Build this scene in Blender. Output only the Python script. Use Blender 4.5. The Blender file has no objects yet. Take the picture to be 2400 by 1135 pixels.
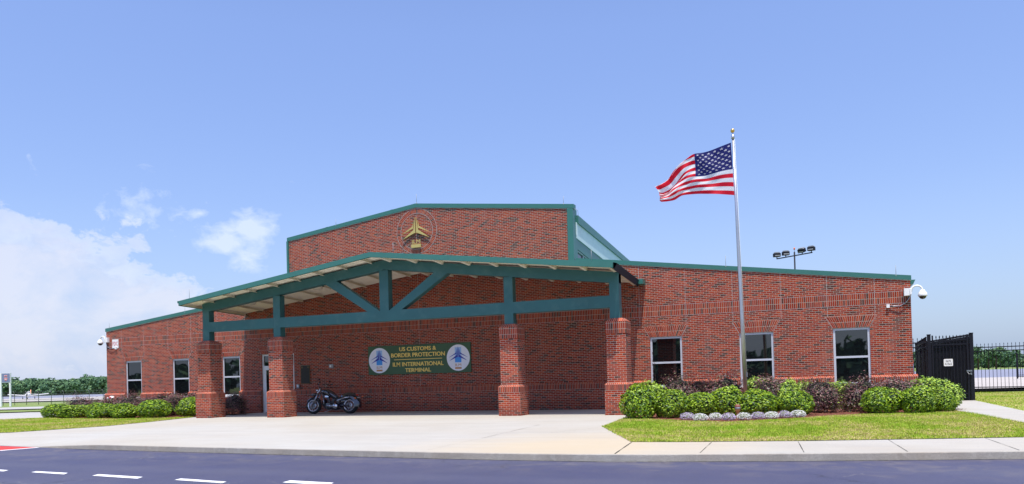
import bpy, math, random
import numpy as np
from mathutils import Vector, Matrix, noise
R = random.Random(7)
sc = bpy.context.scene
COL = sc.collection

# ---------------------------------------------------------------- camera
CF, YAW, PITCH, ROLL = 1819.2631, .3870, .015, -.0268
CPOS = Vector((16.321, -29.4941, 1.3032))
def cam_axes():
    cy, sy, cp, sp, cr, sr = math.cos(YAW), math.sin(YAW), math.cos(PITCH), math.sin(PITCH), math.cos(ROLL), math.sin(ROLL)
    f = Vector((-sy*cp, cy*cp, sp)); r = Vector((cy, sy, 0)); u = r.cross(f)
    return r*cr + u*sr, -r*sr + u*cr, f
cr_, cu_, cf_ = cam_axes()
cd = bpy.data.cameras.new('camera'); cam = bpy.data.objects.new('camera', cd); COL.objects.link(cam)
cam.matrix_world = Matrix(((cr_.x, cu_.x, -cf_.x, CPOS.x), (cr_.y, cu_.y, -cf_.y, CPOS.y), (cr_.z, cu_.z, -cf_.z, CPOS.z), (0, 0, 0, 1)))
cd.sensor_width = 36; cd.lens = CF/2400*36; cd.shift_y = 292.34/2400; cd.clip_end = 6000; cd.clip_start = .1
sc.camera = cam
sc.render.resolution_x, sc.render.resolution_y = 1024, 484

# ---------------------------------------------------------------- light
SUN = Vector((.125, -.30, 1)).normalized()
el = math.asin(SUN.z); az = math.atan2(SUN.x, SUN.y)
sl = bpy.data.lights.new('sun', 'SUN'); so = bpy.data.objects.new('sun', sl); COL.objects.link(so)
sl.energy = 5.0; sl.angle = math.radians(.5); sl.color = (1, .955, .89)
so.rotation_euler = SUN.to_track_quat('Z', 'Y').to_euler(); so.location = (0, -10, 40)
sc.view_settings.view_transform = 'Standard'; sc.view_settings.look = 'None'
sc.view_settings.exposure = .12; sc.view_settings.gamma = 1

def N(nt, t, **kw):
    n = nt.nodes.new(t)
    for k, v in kw.items():
        if k[0] == 'i' and k[1:].isdigit(): n.inputs[int(k[1:])].default_value = v
        else: setattr(n, k, v)
    return n
def M(nt, op, a, b=None, c=None):
    n = nt.nodes.new('ShaderNodeMath'); n.operation = op
    for i, v in enumerate((a, b, c)):
        if v is None: continue
        if isinstance(v, (int, float)): n.inputs[i].default_value = v
        else: nt.links.new(v, n.inputs[i])
    return n.outputs[0]
def mixc(nt, fac, a, b, mode='MIX'):
    n = nt.nodes.new('ShaderNodeMix'); n.data_type = 'RGBA'; n.blend_type = mode
    for s, v in ((n.inputs[0], fac), (n.inputs[6], a), (n.inputs[7], b)):
        if isinstance(v, (int, float)): s.default_value = v
        elif isinstance(v, tuple): s.default_value = v if len(v) == 4 else v + (1,)
        else: nt.links.new(v, s)
    return n.outputs[2]
def noise_(nt, vec, scale, detail=4, rough=.55, dist=0):
    n = nt.nodes.new('ShaderNodeTexNoise'); n.inputs['Scale'].default_value = scale
    n.inputs['Detail'].default_value = detail; n.inputs['Roughness'].default_value = rough
    n.inputs['Distortion'].default_value = dist
    if vec is not None: nt.links.new(vec, n.inputs['Vector'])
    return n.outputs['Fac']
def ramp(nt, fac, stops, interp='LINEAR'):
    n = nt.nodes.new('ShaderNodeValToRGB'); cr = n.color_ramp; cr.interpolation = interp
    while len(cr.elements) < len(stops): cr.elements.new(.5)
    for e, (p, c) in zip(cr.elements, stops):
        e.position = p; e.color = (c, c, c, 1) if isinstance(c, (int, float)) else tuple(c) + (1,)
    nt.links.new(fac, n.inputs[0]); return n.outputs[0]

# ---------------------------------------------------------------- sky
w = bpy.data.worlds.new('World'); sc.world = w; w.use_nodes = True
nt = w.node_tree; nt.nodes.clear()
sky = N(nt, 'ShaderNodeTexSky'); sky.sky_type = 'NISHITA'; sky.sun_disc = False
sky.sun_elevation = el; sky.sun_rotation = az; sky.air_density = 1.0; sky.dust_density = 1.6; sky.ozone_density = 1.5; sky.altitude = 0
tc = N(nt, 'ShaderNodeTexCoord'); sep = N(nt, 'ShaderNodeSeparateXYZ'); nt.links.new(tc.outputs['Generated'], sep.inputs[0])
A = M(nt, 'ARCTAN2', sep.outputs[0], sep.outputs[1]); E_ = M(nt, 'ARCSINE', sep.outputs[2])
cv = N(nt, 'ShaderNodeCombineXYZ'); nt.links.new(A, cv.inputs[0]); nt.links.new(M(nt, 'MULTIPLY', E_, 1.35), cv.inputs[1])
fb = noise_(nt, cv.outputs[0], 13, 9, .6, .25); fb2 = noise_(nt, cv.outputs[0], 42, 6, .6, .4); fb3 = noise_(nt, cv.outputs[0], 5, 4, .5)
def blob(a0, e0, ra, re, flat=1.0):
    da = M(nt, 'DIVIDE', M(nt, 'SUBTRACT', A, a0), ra); de = M(nt, 'DIVIDE', M(nt, 'SUBTRACT', E_, e0), re)
    return M(nt, 'MULTIPLY', M(nt, 'SUBTRACT', 1, M(nt, 'SQRT', M(nt, 'ADD', M(nt, 'MULTIPLY', da, da), M(nt, 'MULTIPLY', de, de)))), flat)
def mx(*v):
    o = v[0]
    for q in v[1:]: o = M(nt, 'MAXIMUM', o, q)
    return o
big = mx(blob(-.925, .08, .15, .118, 1.3), blob(-1.02, .09, .14, .105, 1.3), blob(-.845, .06, .11, .095, 1.2), blob(-.98, .0, .34, .12, 1.0), blob(-1.3, .06, .25, .14), blob(-1.9, .1, .3, .1), blob(1.2, .1, .3, .09), blob(2.3, .1, .3, .1))
small = mx(blob(-.706, .192, .034, .028, .95), blob(-.738, .175, .036, .026, .75), blob(-.715, .155, .03, .022, .6), blob(-.765, .205, .012, .006, .42), blob(-.84, .218, .024, .014, .06))
dens = M(nt, 'ADD', M(nt, 'MULTIPLY', mx(big, -.6), 1.0), M(nt, 'MULTIPLY', M(nt, 'SUBTRACT', fb, .5), 1.5))
dens = M(nt, 'ADD', dens, M(nt, 'MULTIPLY', M(nt, 'SUBTRACT', fb2, .5), .6))
m1 = ramp(nt, dens, [(.06, 0.0), (.16, .62), (.5, 1.0)])
d2 = M(nt, 'ADD', mx(small, -.8), M(nt, 'ADD', M(nt, 'MULTIPLY', M(nt, 'SUBTRACT', fb, .5), 1.4), M(nt, 'MULTIPLY', M(nt, 'SUBTRACT', fb2, .5), 1.1)))
m2 = ramp(nt, d2, [(.06, 0.0), (.55, .95)])
low = ramp(nt, M(nt, 'ADD', E_, M(nt, 'MULTIPLY', fb, -.05)), [(-.02, 1.0), (.12, 0.0)])     # thin haze cloud low down
hz = M(nt, 'MULTIPLY', ramp(nt, E_, [(0.0, 1.0), (.22, 0.0)]), .55)
col = mixc(nt, 1.0, sky.outputs[0], (1.23, 1.24, 1.50, 1), 'MULTIPLY')
col = mixc(nt, 1.0, col, ramp(nt, E_, [(0.0, .74), (.12, .80), (.42, 1.0)]), 'MULTIPLY')
col = mixc(nt, hz, col, (2.9, 4.05, 6.0, 1))
base = mixc(nt, 1.0, ramp(nt, M(nt, 'ADD', M(nt, 'MULTIPLY', fb3, .5), M(nt, 'MULTIPLY', fb, .6)), [(.40, (.52, .66, .93)), (.62, (.84, .85, .96))]), (6.3, 6.3, 6.3, 1), 'MULTIPLY')
white = (6.0, 6.1, 6.7, 1)
cloudc = mixc(nt, ramp(nt, M(nt, 'ADD', dens, M(nt, 'MULTIPLY', M(nt, 'SUBTRACT', fb2, .5), .8)), [(.10, 1.0), (.42, 0.0)]), base, white)
col = mixc(nt, M(nt, 'MULTIPLY', m1, .68), col, cloudc)
col = mixc(nt, M(nt, 'MULTIPLY', m2, .75), col, (5.1, 5.7, 6.7, 1))
bg = N(nt, 'ShaderNodeBackground'); bg.inputs[1].default_value = .15; nt.links.new(col, bg.inputs[0])
wo = N(nt, 'ShaderNodeOutputWorld'); nt.links.new(bg.outputs[0], wo.inputs[0])

# ---------------------------------------------------------------- materials
def mat(name, color, rough=.6, metal=0, spec=.5, var=0, vscale=3, bump=0, bscale=60, coat=0, trans=0, dirt=None, dscale=.6):
    m = bpy.data.materials.new(name); m.use_nodes = True; nt = m.node_tree; b = nt.nodes['Principled BSDF']
    b.inputs['Roughness'].default_value = rough; b.inputs['Metallic'].default_value = metal
    b.inputs['Specular IOR Level'].default_value = spec; b.inputs['Coat Weight'].default_value = coat
    tc = N(nt, 'ShaderNodeTexCoord'); c = None
    nv = noise_(nt, tc.outputs['Object'], vscale, 5)
    lo = tuple(x*(1-var) for x in color) + (1,); hi = tuple(min(1, x*(1+var)) for x in color) + (1,)
    c = mixc(nt, ramp(nt, nv, [(.3, 0.0), (.7, 1.0)]), lo, hi)
    if dirt:
        dn = noise_(nt, tc.outputs['Object'], dscale, 6, .6)
        c = mixc(nt, M(nt, 'MULTIPLY', ramp(nt, dn, [(.5, 0.0), (.72, 1.0)]), dirt[1]), c, dirt[0])
    nt.links.new(c, b.inputs['Base Color'])
    if bump:
        bn = N(nt, 'ShaderNodeBump'); bn.inputs['Strength'].default_value = bump; bn.inputs['Distance'].default_value = .01
        nt.links.new(noise_(nt, tc.outputs['Object'], bscale, 3), bn.inputs['Height']); nt.links.new(bn.outputs[0], b.inputs['Normal'])
    if trans:
        t = N(nt, 'ShaderNodeBsdfTranslucent'); nt.links.new(c, t.inputs[0]); mx_ = N(nt, 'ShaderNodeMixShader'); mx_.inputs[0].default_value = trans
        nt.links.new(b.outputs[0], mx_.inputs[1]); nt.links.new(t.outputs[0], mx_.inputs[2]); nt.links.new(mx_.outputs[0], nt.nodes['Material Output'].inputs[0])
    return m
def brick(name, bw, bh, stagger, dark=.16, seed=0, red=(.30, .034, .012), mortar=(.44, .43, .355), mw=.0095):
    m = bpy.data.materials.new(name); m.use_nodes = True; nt = m.node_tree; b = nt.nodes['Principled BSDF']; b.inputs['Roughness'].default_value = .85
    b.inputs['Specular IOR Level'].default_value = .25
    uv = N(nt, 'ShaderNodeTexCoord'); sp = N(nt, 'ShaderNodeSeparateXYZ'); nt.links.new(uv.outputs['UV'], sp.inputs[0])
    v = M(nt, 'DIVIDE', sp.outputs[1], bh); row = M(nt, 'FLOOR', v); fv = M(nt, 'FRACT', v)
    u = M(nt, 'DIVIDE', sp.outputs[0], bw)
    if stagger: u = M(nt, 'ADD', u, M(nt, 'MULTIPLY', M(nt, 'FLOORED_MODULO', row, 2), .5))
    colm = M(nt, 'FLOOR', u); fu = M(nt, 'FRACT', u)
    cmb = N(nt, 'ShaderNodeCombineXYZ'); nt.links.new(colm, cmb.inputs[0]); nt.links.new(row, cmb.inputs[1]); cmb.inputs[2].default_value = seed
    wn = N(nt, 'ShaderNodeTexWhiteNoise'); wn.noise_dimensions = '3D'; nt.links.new(cmb.outputs[0], wn.inputs[0])
    s2 = N(nt, 'ShaderNodeSeparateColor'); nt.links.new(wn.outputs['Color'], s2.inputs[0])
    cl = noise_(nt, uv.outputs['UV'], 1.1, 2)   # dark bricks come a little in clusters
    pick = M(nt, 'ADD', s2.outputs[0], M(nt, 'MULTIPLY', M(nt, 'SUBTRACT', cl, .5), .3))
    r, g, bl = red
    bc = ramp(nt, pick, [(0, (.09, .028, .02)), (dark*.45, (.16, .038, .024)), (dark, (r*.72, g*.8, bl*.9)), (dark+.18, (r, g, bl)), (.72, (r*1.22, g*1.6, bl*1.4))], 'CONSTANT')
    bc = mixc(nt, M(nt, 'MULTIPLY', s2.outputs[1], .35), bc, mixc(nt, 1.0, bc, (.72, .72, .75, 1), 'MULTIPLY'))
    st = noise_(nt, uv.outputs['UV'], .55, 6, .65)
    hu = M(nt, 'MINIMUM', fu, M(nt, 'SUBTRACT', 1, fu)); hv = M(nt, 'MINIMUM', fv, M(nt, 'SUBTRACT', 1, fv))
    du = M(nt, 'MULTIPLY', hu, bw); dv = M(nt, 'MULTIPLY', hv, bh); d = M(nt, 'MINIMUM', du, dv)
    mm = M(nt, 'LESS_THAN', d, mw/2)
    fin = mixc(nt, mm, bc, mortar + (1,))
    fin = mixc(nt, M(nt, 'MULTIPLY', ramp(nt, st, [(.52, 0.0), (.75, 1.0)]), .25), fin, mixc(nt, 1.0, fin, (.62, .58, .6, 1), 'MULTIPLY'))
    mpv = N(nt, 'ShaderNodeMapping'); mpv.inputs['Scale'].default_value = (2.2, .28, 1); nt.links.new(uv.outputs['UV'], mpv.inputs[0])
    fin = mixc(nt, M(nt, 'MULTIPLY', ramp(nt, noise_(nt, mpv.outputs[0], 1, 5, .6), [(.54, 0.0), (.75, 1.0)]), .22), fin, mixc(nt, .5, fin, (.42, .36, .31, 1)))
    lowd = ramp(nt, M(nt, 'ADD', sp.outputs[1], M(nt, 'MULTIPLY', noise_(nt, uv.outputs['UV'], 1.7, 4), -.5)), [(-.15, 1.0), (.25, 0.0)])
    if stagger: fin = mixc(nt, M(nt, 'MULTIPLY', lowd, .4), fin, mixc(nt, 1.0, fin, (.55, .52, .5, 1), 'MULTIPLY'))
    fine = noise_(nt, uv.outputs['UV'], 55, 3)
    fin = mixc(nt, .22, fin, mixc(nt, 1.0, fin, ramp(nt, fine, [(.3, .55), (.7, 1.35)]), 'MULTIPLY'))
    nt.links.new(fin, b.inputs['Base Color'])
    bn = N(nt, 'ShaderNodeBump'); bn.inputs['Strength'].default_value = .7; bn.inputs['Distance'].default_value = .006
    nt.links.new(M(nt, 'MULTIPLY', ramp(nt, M(nt, 'DIVIDE', d, .01), [(.3, 0.0), (.8, 1.0)]), 1.0), bn.inputs['Height']); nt.links.new(bn.outputs[0], b.inputs['Normal'])
    return m
MT = {}
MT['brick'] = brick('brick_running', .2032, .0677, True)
MT['soldier'] = brick('brick_soldier', .0677, .2032, False, dark=.15, seed=3)
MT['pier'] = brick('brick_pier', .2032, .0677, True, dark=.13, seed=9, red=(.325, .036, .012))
MT['rowlock'] = brick('brick_rowlock', .0677, .5, False, dark=.0, seed=5, red=(.37, .055, .02))
MT['joint'] = mat('joint_sealant', (.42, .38, .36), .8)
MT['green'] = mat('green_painted_metal', (.035, .155, .125), .42, 0, .5, .06, 2, 0, coat=.15)
MT['greensteel'] = mat('green_painted_steel', (.026, .115, .115), .5, 0, .5, .08, 1.5, .05, 30, dirt=((.10, .2, .19, 1), .35), dscale=2.2)
MT['drip'] = mat('pale_drip_edge', (.55, .62, .58), .5)
MT['beige'] = mat('beige_deck_metal', (.84, .79, .66), .5, 0, .4, .05, 2, dirt=((.6, .55, .45, 1), .3), dscale=1.5)
MT['roofmetal'] = mat('green_roof_metal', (.05, .2, .16), .4, 0, .5, .05)
MT['alu'] = mat('pale_aluminium', (.62, .64, .68), .4, .25, .5, .03)
MT['whitep'] = mat('white_paint', (.8, .8, .78), .45, 0, .5, .04)
MT['panel'] = mat('pale_wall_panel', (.62, .72, .72), .6, 0, .3, .04)
MT['stone'] = mat('white_sill_stone', (.72, .7, .66), .7, 0, .3, .06, 8)
MT['black'] = mat('black_powder_coat', (.008, .009, .016), .6, 0, .22, .1)
MT['blackp'] = mat('black_gloss_paint', (.008, .009, .02), .13, 0, .6, .05, coat=1)
MT['rubber'] = mat('black_rubber', (.012, .012, .014), .75)
MT['leather'] = mat('black_leather', (.012, .012, .02), .45, 0, .5, .1)
MT['chrome'] = mat('chrome', (.55, .56, .6), .16, 1)
MT['steel'] = mat('brushed_steel', (.34, .35, .38), .32, 1)
MT['gold'] = mat('gold_paint', (.56, .42, .14), .45, .2, .5, .06)
MT['goldball'] = mat('gold_ball', (.7, .45, .12), .25, .8)
MT['bronze'] = mat('dark_bronze', (.035, .032, .028), .4, .5, .5, .2, 14)
MT['bronzelt'] = mat('raised_bronze', (.16, .11, .05), .35, .8)
MT['signgreen'] = mat('sign_green', (.055, .12, .062), .55, 0, .4, .06, 1)
MT['signgold'] = mat('sign_letter_gold', (1.0, .72, .2), .5, 0, .4, .05)
MT['roundel'] = mat('roundel_white', (.82, .84, .92), .5)
MT['navy'] = mat('logo_navy', (.035, .04, .42), .5)
MT['skyblue'] = mat('logo_sky_blue', (.06, .33, .85), .5)
MT['paleblue'] = mat('logo_pale_blue', (.36, .58, .88), .5)
MT['tan'] = mat('logo_tan', (.50, .25, .10), .5)
MT['redp'] = mat('red_lettering', (.55, .03, .06), .5)
MT['red'] = mat('red_plastic', (.6, .02, .015), .3)
MT['orange'] = mat('orange_plastic', (.85, .16, .02), .3)
MT['darktxt'] = mat('dark_lettering', (.02, .02, .03), .5)
MT['graybox'] = mat('grey_metal_box', (.3, .31, .32), .5, .2)
MT['lens'] = mat('frosted_lens', (.62, .58, .48), .35)
MT['mulch'] = mat('red_pine_mulch', (.17, .07, .045), .95, 0, .1, .45, 22, 1, 60)
MT['bark'] = mat('bark', (.10, .07, .05), .9, 0, .2, .3, 8, .6, 20)
MT['pole'] = mat('satin_pole_metal', (.52, .52, .53), .33, .85, .5, .05)
MT['yellowpaint'] = mat('white_road_paint', (.75, .75, .73), .7, 0, .3, .1, 5, dirt=((.3, .3, .33, 1), .35), dscale=6)
MT['redpaint'] = mat('red_road_paint', (.52, .045, .035), .75, 0, .3, .12, 1.5)
MT['fuelblue'] = mat('fuel_sign_grey_blue', (.17, .2, .32), .5)
MT['planeglass'] = mat('dark_plane_glass', (.02, .025, .03), .08)
MT['fencegal'] = mat('galvanised_wire', (.20, .21, .21), .55, .5)
def glassmat(name, ior):
    m = bpy.data.materials.new(name); m.use_nodes = True; b = m.node_tree.nodes['Principled BSDF']
    b.inputs['Base Color'].default_value = (.006, .007, .008, 1); b.inputs['Roughness'].default_value = .015; b.inputs['IOR'].default_value = ior
    nt = m.node_tree; tc = N(nt, 'ShaderNodeTexCoord'); bn = N(nt, 'ShaderNodeBump'); bn.inputs['Strength'].default_value = .02; bn.inputs['Distance'].default_value = .02
    nt.links.new(noise_(nt, tc.outputs['Object'], 1.4, 2), bn.inputs['Height']); nt.links.new(bn.outputs[0], b.inputs['Normal'])
    return m
MT['glass'] = glassmat('tinted_window_glass', 2.0)
MT['domeglass'] = glassmat('dark_dome_glass', 1.6)
MT['slate'] = mat('dark_slate_trim', (.012, .034, .055), .6, 0, .2)
# concrete, asphalt, ground
def ground_mat(name, base, cols, scales, bump=.3, rough=.85, bs=90, spec=.3, amt=(.5, .5, .3)):
    m = bpy.data.materials.new(name); m.use_nodes = True; nt = m.node_tree; b = nt.nodes['Principled BSDF']
    b.inputs['Roughness'].default_value = rough; b.inputs['Specular IOR Level'].default_value = spec
    tc = N(nt, 'ShaderNodeTexCoord'); c = base + (1,)
    for (cc, s, a, lo, hi, d) in zip(cols, scales, amt, (.42, .5, .35), (.68, .7, .75), (0, .4, 0)):
        mp = N(nt, 'ShaderNodeMapping'); mp.inputs['Scale'].default_value = (1, 1, 1); nt.links.new(tc.outputs['Object'], mp.inputs[0])
        f = ramp(nt, noise_(nt, mp.outputs[0], s, 7, .62, d), [(lo, 0.0), (hi, 1.0)])
        c = mixc(nt, M(nt, 'MULTIPLY', f, a), c, cc + (1,))
    fine = noise_(nt, tc.outputs['Object'], bs*1.5, 3, .7)
    c = mixc(nt, .5, c, mixc(nt, 1.0, c, ramp(nt, fine, [(.3, .75), (.7, 1.25)]), 'MULTIPLY'))
    nt.links.new(c, b.inputs['Base Color'])
    bn = N(nt, 'ShaderNodeBump'); bn.inputs['Strength'].default_value = bump; bn.inputs['Distance'].default_value = .01
    nt.links.new(noise_(nt, tc.outputs['Object'], bs, 4), bn.inputs['Height']); nt.links.new(bn.outputs[0], b.inputs['Normal'])
    return m
MT['concrete'] = ground_mat('plaza_concrete', (.41, .40, .36), [(.35, .335, .30), (.455, .445, .405), (.42, .345, .23)], [.22, 1.1, .11], .25, amt=(.6, .4, .5))
MT['kerb'] = ground_mat('kerb_concrete', (.30, .29, .265), [(.20, .19, .17), (.40, .39, .35), (.36, .27, .16)], [1.2, 6, .35], .6, bs=40, amt=(.7, .5, .4))
MT['asphalt'] = ground_mat('sealed_asphalt', (.054, .056, .105), [(.070, .068, .112), (.043, .044, .078), (.10, .095, .115)], [.35, 2.5, .9], .35, .6, 130, .35, amt=(.7, .35, .35))
def rework(name, fn):
    m = MT[name]; nt = m.node_tree; b = nt.nodes['Principled BSDF']; src = b.inputs['Base Color'].links[0].from_socket
    tc = N(nt, 'ShaderNodeTexCoord'); out = fn(nt, tc.outputs['Object'], src); nt.links.new(out, b.inputs['Base Color'])
def road_fn(nt, P, c):
    sp = N(nt, 'ShaderNodeSeparateXYZ'); nt.links.new(P, sp.inputs[0])
    def cracks(scale, wid, lo, seed):
        mp = N(nt, 'ShaderNodeMapping'); mp.inputs['Location'].default_value = (seed, seed, 0); nt.links.new(P, mp.inputs[0])
        nz = N(nt, 'ShaderNodeTexNoise'); nz.inputs['Scale'].default_value = 2.2; nz.inputs['Detail'].default_value = 6; nt.links.new(mp.outputs[0], nz.inputs['Vector'])
        ad = N(nt, 'ShaderNodeVectorMath'); ad.operation = 'MULTIPLY_ADD'; nt.links.new(nz.outputs['Color'], ad.inputs[0]); ad.inputs[1].default_value = (.9, .9, 0); nt.links.new(mp.outputs[0], ad.inputs[2])
        v = N(nt, 'ShaderNodeTexVoronoi'); v.feature = 'DISTANCE_TO_EDGE'; v.inputs['Scale'].default_value = scale; nt.links.new(ad.outputs[0], v.inputs['Vector'])
        line = ramp(nt, v.outputs['Distance'], [(0, 1.0), (wid, 0.0)]); return M(nt, 'MULTIPLY', line, ramp(nt, noise_(nt, P, .5, 3), [(lo, 0.0), (lo+.06, 1.0)]))
    k1 = cracks(.42, .012, .50, 3.0); k2 = cracks(.9, .014, .58, 11.0)
    c = mixc(nt, M(nt, 'MULTIPLY', k1, .65), c, (.022, .022, .032, 1)); c = mixc(nt, M(nt, 'MULTIPLY', k2, .45), c, (.20, .19, .18, 1))
    # sandy dust that gathers along the kerb, and pale specks
    yk = M(nt, 'ADD', sp.outputs[1], M(nt, 'MULTIPLY', noise_(nt, P, .7, 5), 1.3))
    near = ramp(nt, M(nt, 'DIVIDE', M(nt, 'ADD', yk, 19.2), 4), [(.30, 0.0), (.62, 1.0)])
    c = mixc(nt, M(nt, 'MULTIPLY', M(nt, 'MULTIPLY', near, ramp(nt, noise_(nt, P, 1.6, 6, .7, 1), [(.48, 0.0), (.68, 1.0)])), .42), c, (.20, .17, .14, 1))
    c = mixc(nt, M(nt, 'MULTIPLY', ramp(nt, noise_(nt, P, 26, 2, .5), [(.73, 0.0), (.77, 1.0)]), .55), c, (.32, .30, .27, 1))
    # broad tyre-worn lanes
    ln = M(nt, 'SINE', M(nt, 'MULTIPLY', M(nt, 'ADD', sp.outputs[1], M(nt, 'MULTIPLY', sp.outputs[0], .02)), 3.2))
    return mixc(nt, M(nt, 'MULTIPLY', ramp(nt, ln, [(.2, 0.0), (1, 1.0)]), .16), c, (.115, .115, .15, 1))
rework('asphalt', road_fn)
def conc_fn(nt, P, c):
    mp = N(nt, 'ShaderNodeMapping'); mp.inputs['Rotation'].default_value = (0, 0, math.radians(-38)); mp.inputs['Scale'].default_value = (.16, 1.6, 1); nt.links.new(P, mp.inputs[0])
    st = ramp(nt, noise_(nt, mp.outputs[0], 1.5, 6, .6, .3), [(.48, 0.0), (.66, 1.0)])
    c = mixc(nt, M(nt, 'MULTIPLY', st, .30), c, (.31, .295, .27, 1))
    mp = N(nt, 'ShaderNodeMapping'); mp.inputs['Rotation'].default_value = (0, 0, math.radians(14)); mp.inputs['Scale'].default_value = (.12, 2.2, 1); nt.links.new(P, mp.inputs[0])
    c = mixc(nt, M(nt, 'MULTIPLY', ramp(nt, noise_(nt, mp.outputs[0], 1.2, 6, .6), [(.52, 0.0), (.68, 1.0)]), .22), c, (.36, .33, .28, 1))
    d = N(nt, 'ShaderNodeVectorMath'); d.operation = 'DISTANCE'; nt.links.new(P, d.inputs[0]); d.inputs[1].default_value = (12.0, -15.4, 0)
    tan = M(nt, 'MULTIPLY', ramp(nt, M(nt, 'DIVIDE', M(nt, 'ADD', d.outputs['Value'], M(nt, 'MULTIPLY', noise_(nt, P, .9, 5), 2.4)), 6), [(.35, 1.0), (.85, 0.0)]), .55)
    c = mixc(nt, tan, c, (.50, .385, .22, 1))
    c = mixc(nt, M(nt, 'MULTIPLY', ramp(nt, noise_(nt, P, 9, 3, .5), [(.72, 0.0), (.76, 1.0)]), .4), c, (.20, .18, .16, 1))
    return c
rework('concrete', conc_fn)
MT['apron'] = ground_mat('old_apron', (.40, .39, .38), [(.30, .29, .28), (.47, .46, .43), (.34, .32, .27)], [.06, .4, .02], .3, amt=(.6, .4, .5))
MT['taxi'] = ground_mat('tan_taxiway', (.44, .40, .36), [(.36, .33, .30), (.5, .47, .43), (.3, .3, .3)], [.03, .1, .02], .2, amt=(.5, .4, .3))
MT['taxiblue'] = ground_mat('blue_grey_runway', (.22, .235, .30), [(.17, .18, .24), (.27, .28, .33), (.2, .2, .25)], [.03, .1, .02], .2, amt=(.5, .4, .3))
MT['grassfar'] = ground_mat('far_mown_grass', (.15, .22, .05), [(.20, .24, .06), (.11, .19, .035), (.25, .24, .10)], [.05, .3, .02], .4, amt=(.5, .5, .4))
MT['soil'] = ground_mat('lawn_ground', (.25, .31, .04), [(.36, .32, .10), (.15, .26, .025), (.35, .28, .12)], [.8, 3.5, .35], .5, bs=60, amt=(.7, .6, .5))
def leafmat(name, c, t=.2, r=.45, sp=.5):
    return mat(name, c, r, 0, sp, .22, 3, trans=t)
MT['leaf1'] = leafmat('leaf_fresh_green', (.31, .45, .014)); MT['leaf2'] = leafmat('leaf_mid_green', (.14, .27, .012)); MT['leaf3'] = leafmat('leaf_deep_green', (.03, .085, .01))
MT['lime1'] = leafmat('leaf_lime', (.42, .58, .06)); MT['lime2'] = leafmat('leaf_soft_green', (.20, .34, .05))
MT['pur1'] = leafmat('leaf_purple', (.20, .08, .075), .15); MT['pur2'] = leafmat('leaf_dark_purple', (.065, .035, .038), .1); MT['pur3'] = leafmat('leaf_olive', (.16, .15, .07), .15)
MT['core'] = mat('shade_and_joint_dark', (.012, .016, .008), .9)  # near-black: painted shade inside shrubs and at the kerb, dark joints elsewhere
MT['fl_w'] = mat('white_petals', (.9, .9, .88), .6, trans=.2); MT['fl_l'] = mat('lilac_petals', (.60, .48, .72), .6, trans=.2); MT['fl_g'] = leafmat('flower_leaf', (.16, .2, .07))
MT['blade1'] = leafmat('grass_blade_lime', (.36, .43, .05), .3, .6, .2); MT['blade2'] = leafmat('grass_blade_green', (.22, .38, .02), .3, .6, .2); MT['blade3'] = leafmat('grass_blade_straw', (.52, .42, .18), .2, .7, .2)
MT['wood1'] = mat('woodland_green', (.11, .20, .095), .8, 0, .1, .2, .05); MT['wood2'] = mat('woodland_dark', (.07, .14, .085), .8, 0, .1, .2, .05); MT['wood3'] = mat('woodland_light', (.17, .26, .11), .8, 0, .1, .2, .05)  # slightly bluish greens, with distance haze put into the colour

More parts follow.
